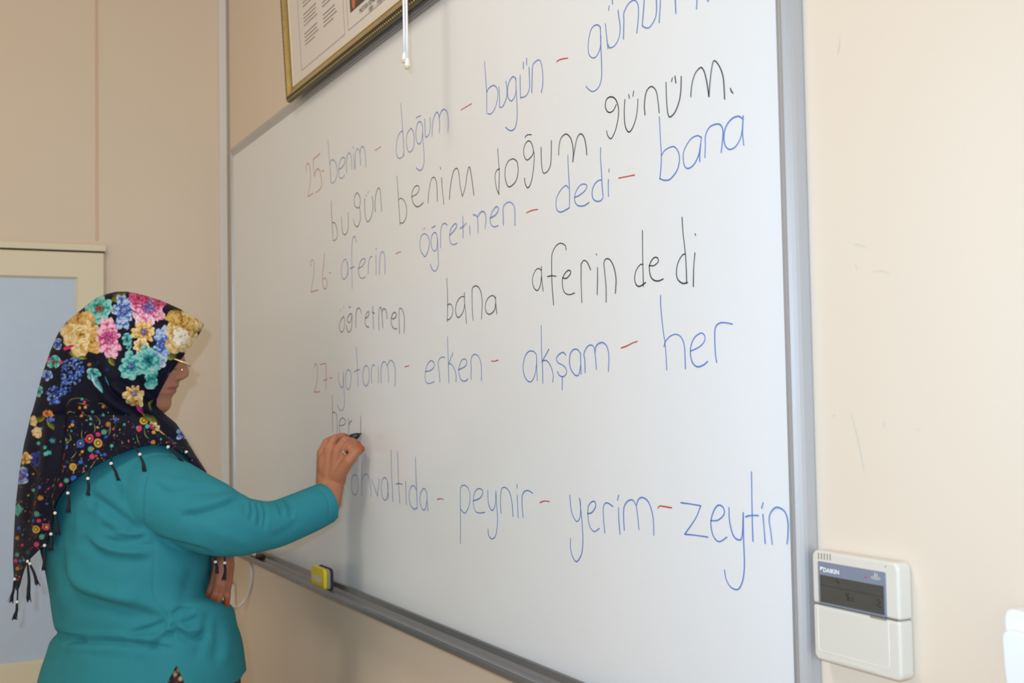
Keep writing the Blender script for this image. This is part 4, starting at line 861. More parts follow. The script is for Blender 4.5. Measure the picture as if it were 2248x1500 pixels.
co = folds(co, no, F_SHIRT)
# soft unevenness of the jersey
q_ = co @ AX.T
co = co + no*(0.0012*np.sin(q_[:, 0]*38 + 2*np.sin(q_[:, 2]*17))*np.sin(q_[:, 2]*31 + 1.5*np.sin(q_[:, 0]*23)))[:, None]
set_co(shirt_me, co)
# trim to the hem, side slits left open
bm = bmesh.new(); bm.from_mesh(shirt_me); bm.faces.ensure_lookup_table()
cen = np.array([f.calc_center_median()[:] for f in bm.faces]); cu, cv, cz_ = project(cen)
hem = np.interp(cu, [60, 330, 358, 366, 387, 388, 406, 450, 500, 514, 525, 540, 545], [1538, 1538, 1522, 1502, 1461, 1461, 1502, 1516, 1508, 1500, 1493, 1473, 1466])
hem = np.where((cz_ > D0+.02) & (cu < 440), 1535, hem)
bmesh.ops.delete(bm, geom=[f for f, k in zip(bm.faces, cv > hem) if k], context='FACES')
for vt in bm.verts:                         # straighten the cut edge
    if vt.is_boundary:
        u_, v_, z_ = project(np.array(vt.co)[None, :]); u_, v_, z_ = u_[0], v_[0], z_[0]
        if z_ > D0+.02 and u_ < 440: continue
        t_ = np.interp(u_, [60, 330, 358, 366, 387, 388, 406, 450, 500, 514, 525, 540, 545], [1538, 1538, 1522, 1502, 1461, 1461, 1502, 1516, 1508, 1500, 1493, 1473, 1466])
        if abs(t_-v_) < 9: vt.co = vt.co - Vector(tuple(_u*((t_-v_)*px(z_))))
bm.to_mesh(shirt_me); bm.free()
M_teal = mat('teal_jersey', srgb(51, 136, 150), 0.85, spec=0.12, noise=(18, srgb(47, 129, 143), 0.6), bump=(1400, 0.15, 0.0006))
shirt_me.name = 'top'
top = link('top', shirt_me, M_teal, woman, True)
sd = top.modifiers.new('cloth', 'SOLIDIFY'); sd.thickness = 0.0018; sd.offset = -1

# ---------------------------------------------------------------- patterned skirt and shoes
floor_v = [1440, 1480, 1520, 1560, 1600]
rows = []
for k, v_ in enumerate(np.linspace(1400, 1560, 9)):
    s_ = lin(shirt_tab, v_); rows.append(body_ring(s_[0]+14, s_[1]-14, s_[2], s_[3]-.014, v_))
last = rows[-1]; cxy = last.mean(0)
for zz, gr in ((0.60, 1.0), (0.45, 1.03), (0.30, 1.06), (0.15, 1.10), (0.09, 1.11)):
    r2 = (last - cxy)*gr*(1 + 0.03*np.cos(np.arange(len(last))*math.pi/6))[:, None] + cxy; r2[:, 2] = zz; rows.append(r2)
n = len(th); V = [p for r_ in rows for p in r_]
F = [(i*n+k, i*n+(k+1) % n, (i+1)*n+(k+1) % n, (i+1)*n+k) for i in range(len(rows)-1) for k in range(n)]
M_skirt = bpy.data.materials.new('brown_floral_cloth'); M_skirt.use_nodes = True
nt = M_skirt.node_tree; pb = nt.nodes['Principled BSDF']; pb.inputs['Roughness'].default_value = 0.8
tc = nt.nodes.new('ShaderNodeTexCoord'); vo = nt.nodes.new('ShaderNodeTexVoronoi'); vo.inputs['Scale'].default_value = 85
nz = nt.nodes.new('ShaderNodeTexNoise'); nz.inputs['Scale'].default_value = 120; nz.inputs['Detail'].default_value = 3
mxn = nt.nodes.new('ShaderNodeMix'); mxn.data_type = 'RGBA'; mxn.blend_type = 'ADD'; mxn.inputs['Factor'].default_value = 0.6
rp = nt.nodes.new('ShaderNodeValToRGB')
cr = rp.color_ramp
cr.elements[0].position = 0.54; cr.elements[0].color = srgb(206, 186, 152)
cr.elements[1].position = 0.98; cr.elements[1].color = srgb(34, 36, 50)
for p_, c_ in ((0.66, srgb(158, 120, 86)), (0.78, srgb(88, 54, 40))):
    e_ = cr.elements.new(p_); e_.color = c_
nt.links.new(tc.outputs['Object'], vo.inputs['Vector']); nt.links.new(tc.outputs['Object'], nz.inputs['Vector'])
nt.links.new(vo.outputs['Distance'], mxn.inputs['A']); nt.links.new(nz.outputs['Fac'], mxn.inputs['B'])
nt.links.new(mxn.outputs['Result'], rp.inputs['Fac']); nt.links.new(rp.outputs['Color'], pb.inputs['Base Color'])
mesh_obj('skirt', V, F, M_skirt, woman, True)
for dd in (-.085, .085):
    f0 = FEET + _f*dd
    V, F = sphere_geo(f0 + np.array([0, .05, .045]), (.048, .135, .046), 20, 12)
    V = [(p[0], p[1], max(p[2], 0.001)) for p in V]
    mesh_obj('shoe', V, F, mat('black_shoe', srgb(30, 28, 28), 0.5), woman, True)

# ---------------------------------------------------------------- headscarf: the printed cloth
CW, CH, CU0, CV0, CS = 980, 1400, 0.0, 620.0, 2.0
yy, xx = np.mgrid[0:CH, 0:CW]
GU = CU0 + xx/CS; GV = CV0 + yy/CS
cloth = np.empty((CH, CW, 3)); cloth[:] = srgb(11, 13, 34)[:3]
rng = np.random.default_rng(11)
def vnoise(scale, seed):
    g = np.random.default_rng(seed).random((int(CH/scale)+3, int(CW/scale)+3))
    fy, fx = yy/scale, xx/scale; iy, ix = fy.astype(int), fx.astype(int); ty, tx = fy-iy, fx-ix
    ty, tx = ty*ty*(3-2*ty), tx*tx*(3-2*tx)
    return (g[iy, ix]*(1-tx)+g[iy, ix+1]*tx)*(1-ty) + (g[iy+1, ix]*(1-tx)+g[iy+1, ix+1]*tx)*ty
N1, N2, N3 = vnoise(7, 1), vnoise(16, 2), vnoise(3.5, 3)
cloth *= (0.75 + 0.5*N2[..., None])
def zpt(x, y): return x/3.261, 600 + y/3.261            # from the close look at the scarf
def lerp3(c0, c1, c2, t):
    t = np.clip(t, 0, 1)[..., None]; c0, c1, c2 = (np.array(srgb(*c)[:3]) for c in (c0, c1, c2))
    return np.where(t < 0.5, c0 + (c1-c0)*t*2, c1 + (c2-c1)*(t*2-1))
def paint(mask, col):
    cloth[:] = cloth*(1-mask[..., None]) + col*mask[..., None]
def local(cx, cy, rx, ry, rot):
    a = math.radians(rot); dx, dy = GU-cx, GV-cy
    return (dx*math.cos(a)+dy*math.sin(a))/rx, (-dx*math.sin(a)+dy*math.cos(a))/ry
def win(r): return np.clip((1-r)*9, 0, 1)
def petal(cx, cy, ang, L, Wd, pal, lo=0.0, hi=1.0, seed=0, rim=0.25):
    """one petal with its base at (cx, cy): dark throat, pale ruffled rim, thin dark outline"""
    R = max(L, Wd)*1.15
    i0, i1 = max(int((cy-R-CV0)*CS), 0), min(int((cy+R-CV0)*CS)+2, CH); j0, j1 = max(int((cx-R-CU0)*CS), 0), min(int((cx+R-CU0)*CS)+2, CW)
    if i1 <= i0 or j1 <= j0: return
    dx, dy = GU[i0:i1, j0:j1]-cx, GV[i0:i1, j0:j1]-cy
    n1, n2, n3 = N1[i0:i1, j0:j1]-0.5, N2[i0:i1, j0:j1]-0.5, N3[i0:i1, j0:j1]-0.5
    x = (dx*math.cos(ang)+dy*math.sin(ang))/L; y = (-dx*math.sin(ang)+dy*math.cos(ang))/Wd
    x = x + 0.10*n1; y = y + 0.12*n2
    xc = np.clip(x, 1e-4, 1); w = np.sqrt(np.clip(1-((xc-0.60)/np.where(xc > 0.6, 0.40, 0.66))**2, 0, 1))*(0.80+0.20*xc)
    d = np.where((x > 0) & (x < 1), 1-np.abs(y)/(w+1e-3), -1)
    m_ = np.clip(d*6, 0, 1)
    vein = np.sin(y*7 + 3*n2 + seed)*0.10*xc
    sh = lo + (hi-lo)*(xc**1.3) + 0.35*n1 + 0.22*n3 + vein - 0.22*np.exp(-(d/0.12)**2) + rim*np.exp(-((x-0.86)/0.09)**2) - 0.15*np.clip(y, -1, 1)
    cloth[i0:i1, j0:j1] = cloth[i0:i1, j0:j1]*(1-m_[..., None]) + lerp3(*pal, sh)*m_[..., None]
def bloom(cx, cy, rx, ry, rot, pal, seed, layers, wide):
    g = np.random.default_rng(int(seed*100)+7)
    cx, cy = zpt(cx, cy); rx, ry = rx/3.261, ry/3.261; a = math.radians(rot)
    for n_, rad, lo, hi in layers:
        o_ = g.random()*6.28
        for k in g.permutation(n_):
            t = o_ + 2*math.pi*(k+0.35*(g.random()-0.5))/n_; ex_, ey_ = rx*math.cos(t), ry*math.sin(t)
            X_, Y_ = ex_*math.cos(a)-ey_*math.sin(a), ex_*math.sin(a)+ey_*math.cos(a)
            L = math.hypot(X_, Y_)*rad*(0.9+0.2*g.random()); an = math.atan2(Y_, X_)+0.25*(g.random()-0.5)
            off = 0.10*rad
            petal(cx - X_*off, cy - Y_*off, an, L*(1+off), L*wide*(0.85+0.3*g.random())*1.9/max(n_, 3)*2.0, pal, lo, hi + 0.12*(g.random()-0.5), g.random()*6)
def rose(cx, cy, rx, ry, rot, pal, seed, lobes=5):
    bloom(cx, cy, rx*1.04, ry*1.04, rot, pal, seed, ((7, 1.0, 0.10, 0.62), (6, 0.82, 0.05, 0.78), (6, 0.62, 0.10, 0.85), (5, 0.44, 0.02, 0.95), (4, 0.28, 0.0, 0.9), (3, 0.15, 0.0, 0.6)), 0.82)
def peony(cx, cy, rx, ry, rot, pal, seed, petals=7, center=None, crad=0.25):
    big = rx*ry > 3500
    bloom(cx, cy, rx*1.06, ry*1.06, rot, pal, seed, ((petals+2, 1.0, 0.0, 0.85), (petals+1, 0.78, 0.05, 1.0), (petals-1, 0.52, 0.0, 0.75)) if big else ((petals, 1.0, 0.05, 0.9), (max(petals-2, 3), 0.6, 0.0, 0.7)), 0.70)
    if center:
        u, v = zpt(cx, cy); x, y = local(u, v, rx/3.261, ry/3.261, rot); rc = np.hypot(x, y)/crad*(1 + 0.6*(N3-0.5))
        paint(win(rc)*(0.45+0.55*(N3 > 0.40)), lerp3(*center, N3*1.1))
def hyd(cx, cy, rx, ry, rot, pal, seed, n=70):
    cx, cy = zpt(cx, cy); rx, ry = rx/3.261, ry/3.261; g = np.random.default_rng(seed); a = math.radians(rot)
    for _ in range(n):
        t, q = g.random()*2*math.pi, math.sqrt(g.random()); dx, dy = q*rx*math.cos(t), q*ry*math.sin(t)
        blob(cx + dx*math.cos(a)-dy*math.sin(a), cy + dx*math.sin(a)+dy*math.cos(a), 1.2+1.8*g.random(), pal[g.integers(len(pal))], 1.0, star=4, ph=g.random()*6)
def blob(u, v, r, col, al=1.0, star=0, ph=0.0, ring=0.0, asp=1.0):
    i0, i1 = int((v-2*r-CV0)*CS), int((v+2*r-CV0)*CS)+2; j0, j1 = int((u-2*r-CU0)*CS), int((u+2*r-CU0)*CS)+2
    i0, j0 = max(i0, 0), max(j0, 0); i1, j1 = min(i1, CH), min(j1, CW)
    if i1 <= i0 or j1 <= j0: return
    x, y = (GU[i0:i1, j0:j1]-u)/r, (GV[i0:i1, j0:j1]-v)/(r*asp); d = np.hypot(x, y)
    if star: d = d*(1 + 0.16*np.cos(star*np.arctan2(y, x)+ph))
    m_ = np.clip((1-d)*r*1.3+0.2, 0, 1)*al
    if ring: m_ *= np.clip((d-ring)*r*1.3+0.5, 0, 1)
    cloth[i0:i1, j0:j1] = cloth[i0:i1, j0:j1]*(1-m_[..., None]) + np.array(srgb(*col)[:3])*m_[..., None]
def stroke(pts, w, col, al=0.9):
    c = catmull(pts, 10)
    for k, (u, v) in enumerate(c): blob(u, v, w*(0.45+0.55*math.sin(math.pi*(k+0.5)/len(c))), col, al)
def leaf(x, y, l, w, rot, col):
    cx, cy = zpt(x, y); X, Y = local(cx, cy, l/3.261, w/3.261, rot)
    m_ = win(np.abs(Y)/(np.clip(1-X*X, 0.0001, 1)+1e-3))*(np.abs(X) < 1); paint(m_, lerp3(tuple(int(c*0.45) for c in col), col, tuple(min(255, int(c*1.5)) for c in col), 0.5+0.6*Y+0.4*(N1-0.5)))
BLUE = ((26, 42, 110), (70, 108, 190), (190, 210, 240)); PINK = ((110, 16, 60), (206, 72, 136), (250, 200, 222)); MAG = ((84, 8, 44), (168, 34, 92), (226, 110, 160))
TEAL = ((8, 62, 70), (52, 150, 152), (150, 216, 208)); CREAM = ((116, 70, 18), (218, 176, 98), (250, 232, 190)); OCH = ((90, 52, 6), (204, 146, 44), (246, 220, 160)); GOLD = ((92, 54, 10), (190, 138, 50), (228, 196, 130))
CB = ((14, 20, 70), (50, 80, 170), (190, 190, 220)); CR = ((60, 10, 20), (150, 40, 50), (210, 150, 70))
for a_ in ((850, 170, 60, 40, -30), (1320, 300, 90, 30, 25), (1215, 585, 45, 35, 10), (800, 630, 40, 22, 60), (560, 590, 70, 25, 20), (290, 1040, 60, 22, -20), (375, 1090, 40, 16, 60), (1070, 1030, 70, 16, 30), (640, 330, 50, 40, 30), (1180, 580, 40, 25, 80), (1085, 950, 45, 14, 110)): leaf(*a_, (92, 96, 30))
peony(715, 255, 100, 98, 0, TEAL, 1, 6, CR, 0.28); rose(650, 320, 45, 40, 0, TEAL, 3)
peony(885, 272, 74, 118, 8, BLUE, 2, 9, CB, 0.30); peony(1065, 240, 125, 120, 10, PINK, 4, 8, CB, 0.42); rose(990, 180, 70, 55, 20, MAG, 5); rose(1140, 200, 55, 45, 20, MAG, 6); peony(1035, 350, 70, 38, 0, ((206, 72, 136), (240, 160, 200), (252, 236, 244)), 7, 5)
rose(585, 440, 140, 155, 20, CREAM, 2.2, 5); rose(560, 330, 70, 45, 20, GOLD, 1.0, 4); rose(690, 480, 45, 90, 10, GOLD, 4.4, 4)
peony(782, 470, 86, 134, -8, PINK, 8, 8, ((70, 10, 50), (150, 40, 110), (230, 150, 190)), 0.30)
peony(1030, 420, 84, 78, 0, OCH, 3, 8, CB, 0.30); peony(1010, 520, 60, 62, 20, CREAM, 5, 6)
peony(1160, 510, 66, 130, 5, BLUE, 5.5, 9, CB, 0.2); peony(1155, 630, 34, 46, 0, ((110, 140, 200), (200, 210, 236), (250, 250, 252)), 1, 4)
rose(1310, 425, 116, 155, 25, CREAM, 6.1, 5); rose(1300, 340, 100, 48, 28, GOLD, 2.5, 4); rose(1290, 455, 60, 60, 0, ((150, 96, 40), (244, 226, 190), (255, 250, 240)), 3.3, 4)
peony(908, 475, 34, 46, 20, TEAL, 2, 5); peony(925, 525, 20, 24, 0, TEAL, 3, 5)
peony(940, 665, 80, 106, 10, TEAL, 3.7, 6, CB, 0.28); peony(1062, 625, 84, 108, -10, TEAL, 1.4, 6); peony(1085, 760, 34, 90, -8, ((30, 110, 112), (96, 190, 184), (180, 232, 222)), 2.6, 4)
hyd(520, 700, 80, 105, 15, [(60, 96, 186), (96, 132, 214), (34, 58, 140), (140, 170, 230)], 1, 150); hyd(470, 820, 40, 55, 10, [(60, 96, 186), (96, 132, 214), (34, 58, 140)], 2, 40); hyd(392, 875, 58, 66, 0, [(44, 76, 166), (84, 120, 206), (28, 48, 126), (150, 176, 230)], 3, 80)
peony(962, 865, 78, 60, 8, OCH, 2.2, 8, CB, 0.30); peony(965, 915, 64, 36, 5, CREAM, 2, 6)
leaf(1000, 970, 45, 16, 50, (222, 64, 140)); peony(672, 725, 40, 46, -20, TEAL, 6.5, 5); leaf(705, 790, 78, 16, 60, (96, 172, 178)); leaf(685, 770, 60, 13, 66, (150, 196, 214)); leaf(765, 770, 40, 10, 72, (60, 140, 150))
peony(390, 635, 48, 46, 0, TEAL, 4, 5, CR, .3); peony(340, 735, 36, 40, 0, BLUE, 2, 5); peony(415, 510, 30, 42, 0, BLUE, 3, 5); peony(280, 845, 26, 44, 0, TEAL, 2, 5); leaf(345, 612, 18, 30, 20, (222, 64, 110)); leaf(500, 530, 40, 12, -20, (196, 40, 110))
peony(350, 1008, 40, 26, 0, ((120, 30, 30), (214, 110, 60), (240, 180, 90)), 2, 5); rose(262, 1140, 34, 40, 0, CREAM, 2, 4); rose(240, 1060, 22, 36, 0, CREAM, 3, 3); hyd(372, 1050, 22, 24, 0, [(60, 96, 186), (96, 132, 214)], 6, 14)
peony(190, 1330, 36, 46, 30, OCH, 2, 5); peony(262, 1330, 40, 52, 0, ((14, 18, 60), (30, 40, 110), (50, 66, 150)), 3, 6); peony(165, 1455, 42, 66, 0, BLUE, 4, 5, ((120, 10, 40), (206, 40, 90), (230, 120, 150)), .25)
peony(1300, 1150, 40, 46, 30, BLUE, 2, 5); rose(1110, 1095, 46, 34, 40, CREAM, 2, 4); leaf(1160, 1125, 44, 14, 40, (226, 190, 110))
for x, y, c in ((340, 1255, (60, 170, 160)), (362, 1290, (60, 170, 160)), (345, 1300, (90, 190, 180)), (382, 1205, (50, 140, 140)), (300, 1110, (60, 96, 186)), (265, 1215, (70, 160, 160)), (440, 640, (222, 64, 110)), (470, 540, (222, 64, 110)), (1190, 325, (220, 180, 80)), (1215, 325, (220, 180, 80)), (640, 655, (190, 110, 40)), (700, 640, (26, 34, 96)), (770, 690, (26, 34, 96)), (1215, 725, (70, 110, 200))):
    u, v = zpt(x, y); blob(u, v, 4.2, c, 0.95, star=5)
# dotted border of the cloth: rings, dots and thin curved streaks
YEL, TEA, ROS, BLU, ORA, OLV = (206, 166, 64), (64, 170, 156), (214, 60, 112), (56, 96, 196), (196, 124, 44), (150, 150, 70)
def eye(u, v, r, col, inner=(226, 190, 80)):
    blob(u, v, r, col, 1.0); blob(u, v, r*0.62, tuple(int(c*0.35) for c in col), 1.0); blob(u, v, r*0.34, inner, 1.0)
for x, y, r, c in ((577, 1222, 29, BLU), (645, 1190, 31, ROS), (705, 1222, 29, YEL), (650, 1262, 20, TEA), (525, 1388, 26, YEL), (1025, 1070, 29, YEL), (1090, 1105, 25, ROS), (745, 1140, 19, TEA), (775, 1083, 18, ORA)): u, v = zpt(x, y); eye(u, v, r/3.261, c)
for x, y, r, c in ((660, 1315, 19, ROS), (575, 1355, 14, BLU), (750, 1300, 12, BLU), (800, 1238, 13, TEA), (1050, 1110, 16, TEA), (995, 1120, 19, ROS), (827, 1047, 15, BLU), (590, 1280, 11, YEL), (705, 1163, 17, ROS), (617, 957, 11, YEL), (575, 962, 12, ORA), (588, 902, 10, TEA), (608, 922, 11, ROS), (590, 1020, 12, YEL), (600, 995, 10, ROS), (740, 1015, 11, TEA), (740, 955, 12, ORA), (655, 1048, 10, TEA), (655, 1090, 10, TEA), (522, 1090, 12, YEL), (525, 1065, 10, BLU), (665, 990, 10, TEA), (812, 1118, 9, ROS), (700, 1110, 9, YEL), (890, 1085, 10, TEA), (760, 1175, 11, BLU), (1095, 1150, 14, YEL), (1150, 1190, 9, TEA), (1095, 1215, 16, ORA), (1245, 1215, 10, ROS), (1210, 1240, 9, BLU), (700, 1280, 13, BLU), (690, 1310, 9, ROS), (480, 1200, 9, TEA), (470, 1190, 9, YEL), (460, 1300, 9, ROS), (440, 1375, 9, YEL), (480, 1485, 16, TEA), (530, 1470, 22, BLU), (485, 1240, 9, BLU)): u, v = zpt(x, y); blob(u, v, r/3.261, c, 0.95)
for x, y, r, c in ((485, 78, 20, YEL), (240, 487, 26, YEL), (300, 472, 22, ROS), (255, 385, 18, TEA), (277, 537, 17, TEA), (440, 165, 13, TEA), (405, 195, 13, ROS), (285, 280, 16, ORA), (115, 655, 14, TEA), (115, 545, 13, ORA)): eye(x/3, 1000+y/3, r/3, c)
for x, y, r, c in ((243, 587, 17, ROS), (265, 430, 13, ROS), (225, 430, 12, BLU), (280, 210, 12, BLU), (212, 230, 11, TEA), (535, 45, 13, BLU), (125, 480, 12, BLU), (148, 592, 9, ROS), (232, 320, 8, ROS), (185, 640, 16, (20, 70, 80)), (105, 695, 13, ROS), (135, 695, 12, BLU), (118, 745, 13, ORA), (160, 690, 8, TEA), (312, 318, 7, BLU), (395, 90, 6, TEA), (370, 160, 5, YEL), (345, 200, 5, ORA), (350, 260, 5, YEL), (130, 800, 7, ROS), (108, 790, 6, TEA)): blob(x/3, 1000+y/3, r/3, c, 0.95)
g = np.random.default_rng(4)
for _ in range(190):
    t = g.random(); u = 128 + 155*g.random(); v = 905 + 135*g.random()
    if v > 1030-(u-130)*0.15 and u > 225: continue
    if u < 150 and v < 930: continue
    blob(u, v, 0.7+1.5*g.random()**2, (YEL, TEA, ROS, BLU, ORA, OLV)[g.integers(6)], 0.9)
for _ in range(120):
    v = 1040 + 240*g.random(); u = 36 + g.random()*(100-0.25*(v-1040)); blob(u, v, 0.7+1.3*g.random()**2, (YEL, TEA, ROS, BLU, ORA, OLV)[g.integers(6)], 0.85)
for _ in range(70):
    u = 290 + 150*g.random(); v = 915 + (u-290)*0.45 + 60*g.random(); blob(u, v, 0.7+1.3*g.random()**2, (YEL, TEA, ROS, BLU, ORA)[g.integers(5)], 0.85)
for s_ in ([(475, 960), (510, 905), (580, 895), (650, 915)], [(590, 1000), (640, 1020), (665, 1060)], [(680, 1015), (715, 1060), (715, 1090)], [(700, 930), (740, 935), (775, 965)], [(590, 1120), (585, 1160), (592, 1200)], [(675, 1080), (685, 1120), (680, 1150)], [(790, 1095), (790, 1130), (775, 1170)], [(830, 1060), (830, 1090)], [(975, 1150), (985, 1195), (1000, 1230)], [(1030, 1120), (1040, 1165), (1065, 1190)], [(500, 1150), (510, 1190), (495, 1220)], [(550, 1280), (530, 1310), (510, 1330)], [(690, 1335), (660, 1380), (640, 1400)], [(605, 1370), (570, 1420)], [(860, 1145), (895, 1115)], [(560, 930), (600, 935), (640, 945)], [(1140, 1150), (1150, 1200)], [(885, 1240), (915, 1252)], [(475, 1010), (500, 990), (530, 995)]):
    stroke([zpt(*q) for q in s_], 0.9, (176, 164, 96), 0.8)
for s_ in ([(265, 235), (240, 300), (230, 360)], [(135, 505), (148, 555)], [(125, 590), (140, 640)], [(190, 20), (230, 100), (300, 165)], [(490, 40), (510, 90)], [(440, 40), (420, 110)], [(195, 410), (205, 440)], [(180, 290), (178, 340)]):
    stroke([(x/3, 1000+y/3) for x, y in s_], 0.9, (160, 150, 96), 0.75)
# pale teal woven patch near the corner
X, Y = local(41, 1120, 9.5, 12, 40); paint(np.clip((1-np.maximum(np.abs(X), np.abs(Y)))*8, 0, 1), lerp3((40, 140, 136), (70, 170, 160), (90, 190, 178), N1))
for s_ in ([(37, 1113), (42, 1118), (40, 1122)], [(43, 1112), (47, 1117)], [(36, 1121), (41, 1127)]): stroke(s_, 0.9, (14, 50, 54), 0.9)
# slightly denser navy where the border ends
def sample(u, v):
    x = np.clip((u-CU0)*CS, 0, CW-1.001); y = np.clip((v-CV0)*CS, 0, CH-1.001); ix, iy = x.astype(int), y.astype(int); tx, ty = (x-ix)[:, None], (y-iy)[:, None]
    return (cloth[iy, ix]*(1-tx)+cloth[iy, np.minimum(ix+1, CW-1)]*tx)*(1-ty) + (cloth[np.minimum(iy+1, CH-1), ix]*(1-tx)+cloth[np.minimum(iy+1, CH-1), np.minimum(ix+1, CW-1)]*tx)*ty

lum = cloth.max(-1, keepdims=True); cloth *= 1 - 0.20*np.clip((lum-0.25)/0.5, 0, 1)
# ---------------------------------------------------------------- headscarf: shape
# v, left outline, front edge, reach beyond the edge, depth of the middle, half width
sc = [(641, 258, 276, 0, 2.50, .020), (644, 243, 296, 0, 2.50, .034), (650, 222, 320, 0, 2.50, .050), (660, 203, 352, 0, 2.50, .066), (680, 180, 397, 0, 2.50, .084), (704, 150, 437, 0, 2.50, .094), (713, 142, 447, 0, 2.50, .097),
      (726, 132, 441, 1, 2.50, .100), (741, 124, 432, 4, 2.50, .103), (769, 112, 411, 10, 2.50, .107), (797, 102, 389, 15, 2.50, .109), (827, 92, 367, 19, 2.50, .110), (861, 83, 349, 21, 2.50, .110), (878, 79, 343, 20, 2.50, .109), (892, 75, 344, 14, 2.50, .106),
      (902, 72, 353, 4, 2.50, .104), (912, 68, 364, 0, 2.505, .106), (930, 64, 386, 0, 2.51, .118), (956, 58, 403, 0, 2.513, .140), (975, 54, 414, 0, 2.515, .160), (1000, 50, 429, 0, 2.518, .182), (1037, 43, 453, 0, 2.52, .205), (1067, 40, 462, 0, 2.52, .212),
      (1110, 35, 466, 0, 2.52, .214), (1157, 32, 468, 0, 2.52, .214), (1233, 29, 468, 0, 2.52, .214), (1267, 31, 468, 0, 2.52, .214), (1300, 36, 468, 0, 2.52, .214)]
hemline = [(30, 1297), (39, 1296), (43, 1287), (50, 1260), (60, 1233), (80, 1213), (103, 1190), (112, 1160), (115, 1133), (122, 1107), (128, 1093), (150, 1063), (197, 1028), (243, 1003), (275, 990), (300, 982), (335, 975), (370, 979), (405, 996), (430, 1015), (453, 1038), (475, 1060)]
hu, hv = np.array(hemline).T
vtab = np.arange(641, 1301, 1.0)
tabv = np.array(lin(sc, vtab)).T
for _ in range(2): tabv[1:-1] = 0.25*tabv[:-2] + 0.5*tabv[1:-1] + 0.25*tabv[2:]
def sc_at(v): return [np.interp(v, vtab, tabv[:, k]) for k in range(5)]
NR, NC1, NC2 = 430, 430, 130
s1 = np.linspace(0, 1, NC1); s2 = np.linspace(0, 1, NC2)[1:]
cols = np.concatenate([s1*0.5, 0.5 + s2*0.5])            # 0 near front edge .. 0.5 back .. 1 far front edge
def surf(cols_, v):
    ul, ue, ext, d0, b = sc_at(v); ur = ue + ext; uc, a = (ul+ur)/2, (ur-ul)/2
    t0 = np.arccos(np.clip((ue-uc)/a, -1, 1)); t = t0 + cols_*(2*math.pi - 2*t0)
    c, s = np.cos(t), np.sin(t); nar = 1 - 0.30*np.clip(c, 0, 1)**2*np.clip((760-v)/60, 0, 1)
    return uc + a*np.sign(c)*np.abs(c)**0.93, d0 - b*nar*np.sign(s)*np.abs(s)**0.93
vend = np.empty(len(cols)); vscan = np.arange(900, 1299, 0.5)
for j, c_ in enumerate(cols):
    u, _ = surf(np.full(len(vscan), c_), vscan); bad = np.where(vscan > np.interp(u, hu, hv))[0]
    vend[j] = vscan[bad[0]] if len(bad) else 1298
for _ in range(3): vend[1:-1] = 0.25*vend[:-2]+0.5*vend[1:-1]+0.25*vend[2:]
tt = np.linspace(0, 1, NR)
VV = 641 + tt[:, None]*(vend[None, :]-641); CC = np.broadcast_to(cols[None, :], VV.shape)
UU, DD = surf(CC.ravel(), VV.ravel()); VVf = VV.ravel()
rays = _f[None, :] + np.outer((UU-W_PX/2)/FPX, _r) - np.outer((VVf-H_PX/2)/FPX, _u)
co = CAM + rays*DD[:, None]
scarf_rgb = sample(UU, VVf)
idx = np.arange(NR*len(cols)).reshape(NR, -1)
F = np.stack([idx[:-1, :-1], idx[1:, :-1], idx[1:, 1:], idx[:-1, 1:]], -1).reshape(-1, 4)
scarf_me = bpy.data.meshes.new('headscarf'); scarf_me.from_pydata(co.tolist(), [], F.tolist()); scarf_me.update()
co, no = mesh_np(scarf_me)
if np.mean(no[(NR//3)*len(cols) + NC1//2] @ _f) > 0: no = -no
F_SCARF = [
 ([(352, 905), (330, 890), (300, 868), (262, 846), (232, 838)], 8, -7, 0.5), ([(345, 880), (318, 855), (285, 815), (262, 770)], 6, -4, 0.3), ([(205, 782), (222, 820), (250, 862), (290, 892), (330, 918), (380, 955), (425, 1000)], 6, -6, 0.8), ([(195, 800), (215, 845), (250, 885), (300, 915), (350, 950)], 11, 7, 0),
 ([(228, 790), (250, 835), (285, 866), (330, 885)], 7, 4.5, 0), ([(300, 740), (318, 790), (338, 845)], 5, -3.5, 0.4), ([(285, 760), (300, 800), (330, 850)], 6, 3, 0), ([(150, 720), (185, 760), (215, 790)], 10, 3, 0), ([(140, 880), (138, 950), (130, 1020), (118, 1080)], 9, -8, 0.5), ([(120, 860), (112, 950), (98, 1060), (80, 1160)], 13, 6, 0),
 ([(90, 900), (80, 1000), (68, 1100), (58, 1200)], 10, -5, 0.3), ([(68, 960), (58, 1060), (50, 1160)], 10, 5, 0), ([(180, 880), (200, 930), (215, 985)], 14, 4, 0), ([(280, 920), (320, 945), (350, 968)], 10, 3.5, 0), ([(365, 925), (395, 965), (430, 1005)], 7, -4, 0.3), ([(112, 1095), (110, 1130), (100, 1180)], 6, -4, 0.3), ([(400, 745), (375, 790), (352, 840)], 5, 3, 0)]
co = folds(co, no, F_SCARF)
set_co(scarf_me, co)
set_print(scarf_me, scarf_rgb)
M_scarf = attr_mat('printed_satin', 0.62, 0.16, (900, 0.10, 0.0006))
scarf = link('headscarf', scarf_me, M_scarf, woman, True)
sd = scarf.modifiers.new('cloth', 'SOLIDIFY'); sd.thickness = 0.0016; sd.offset = 0

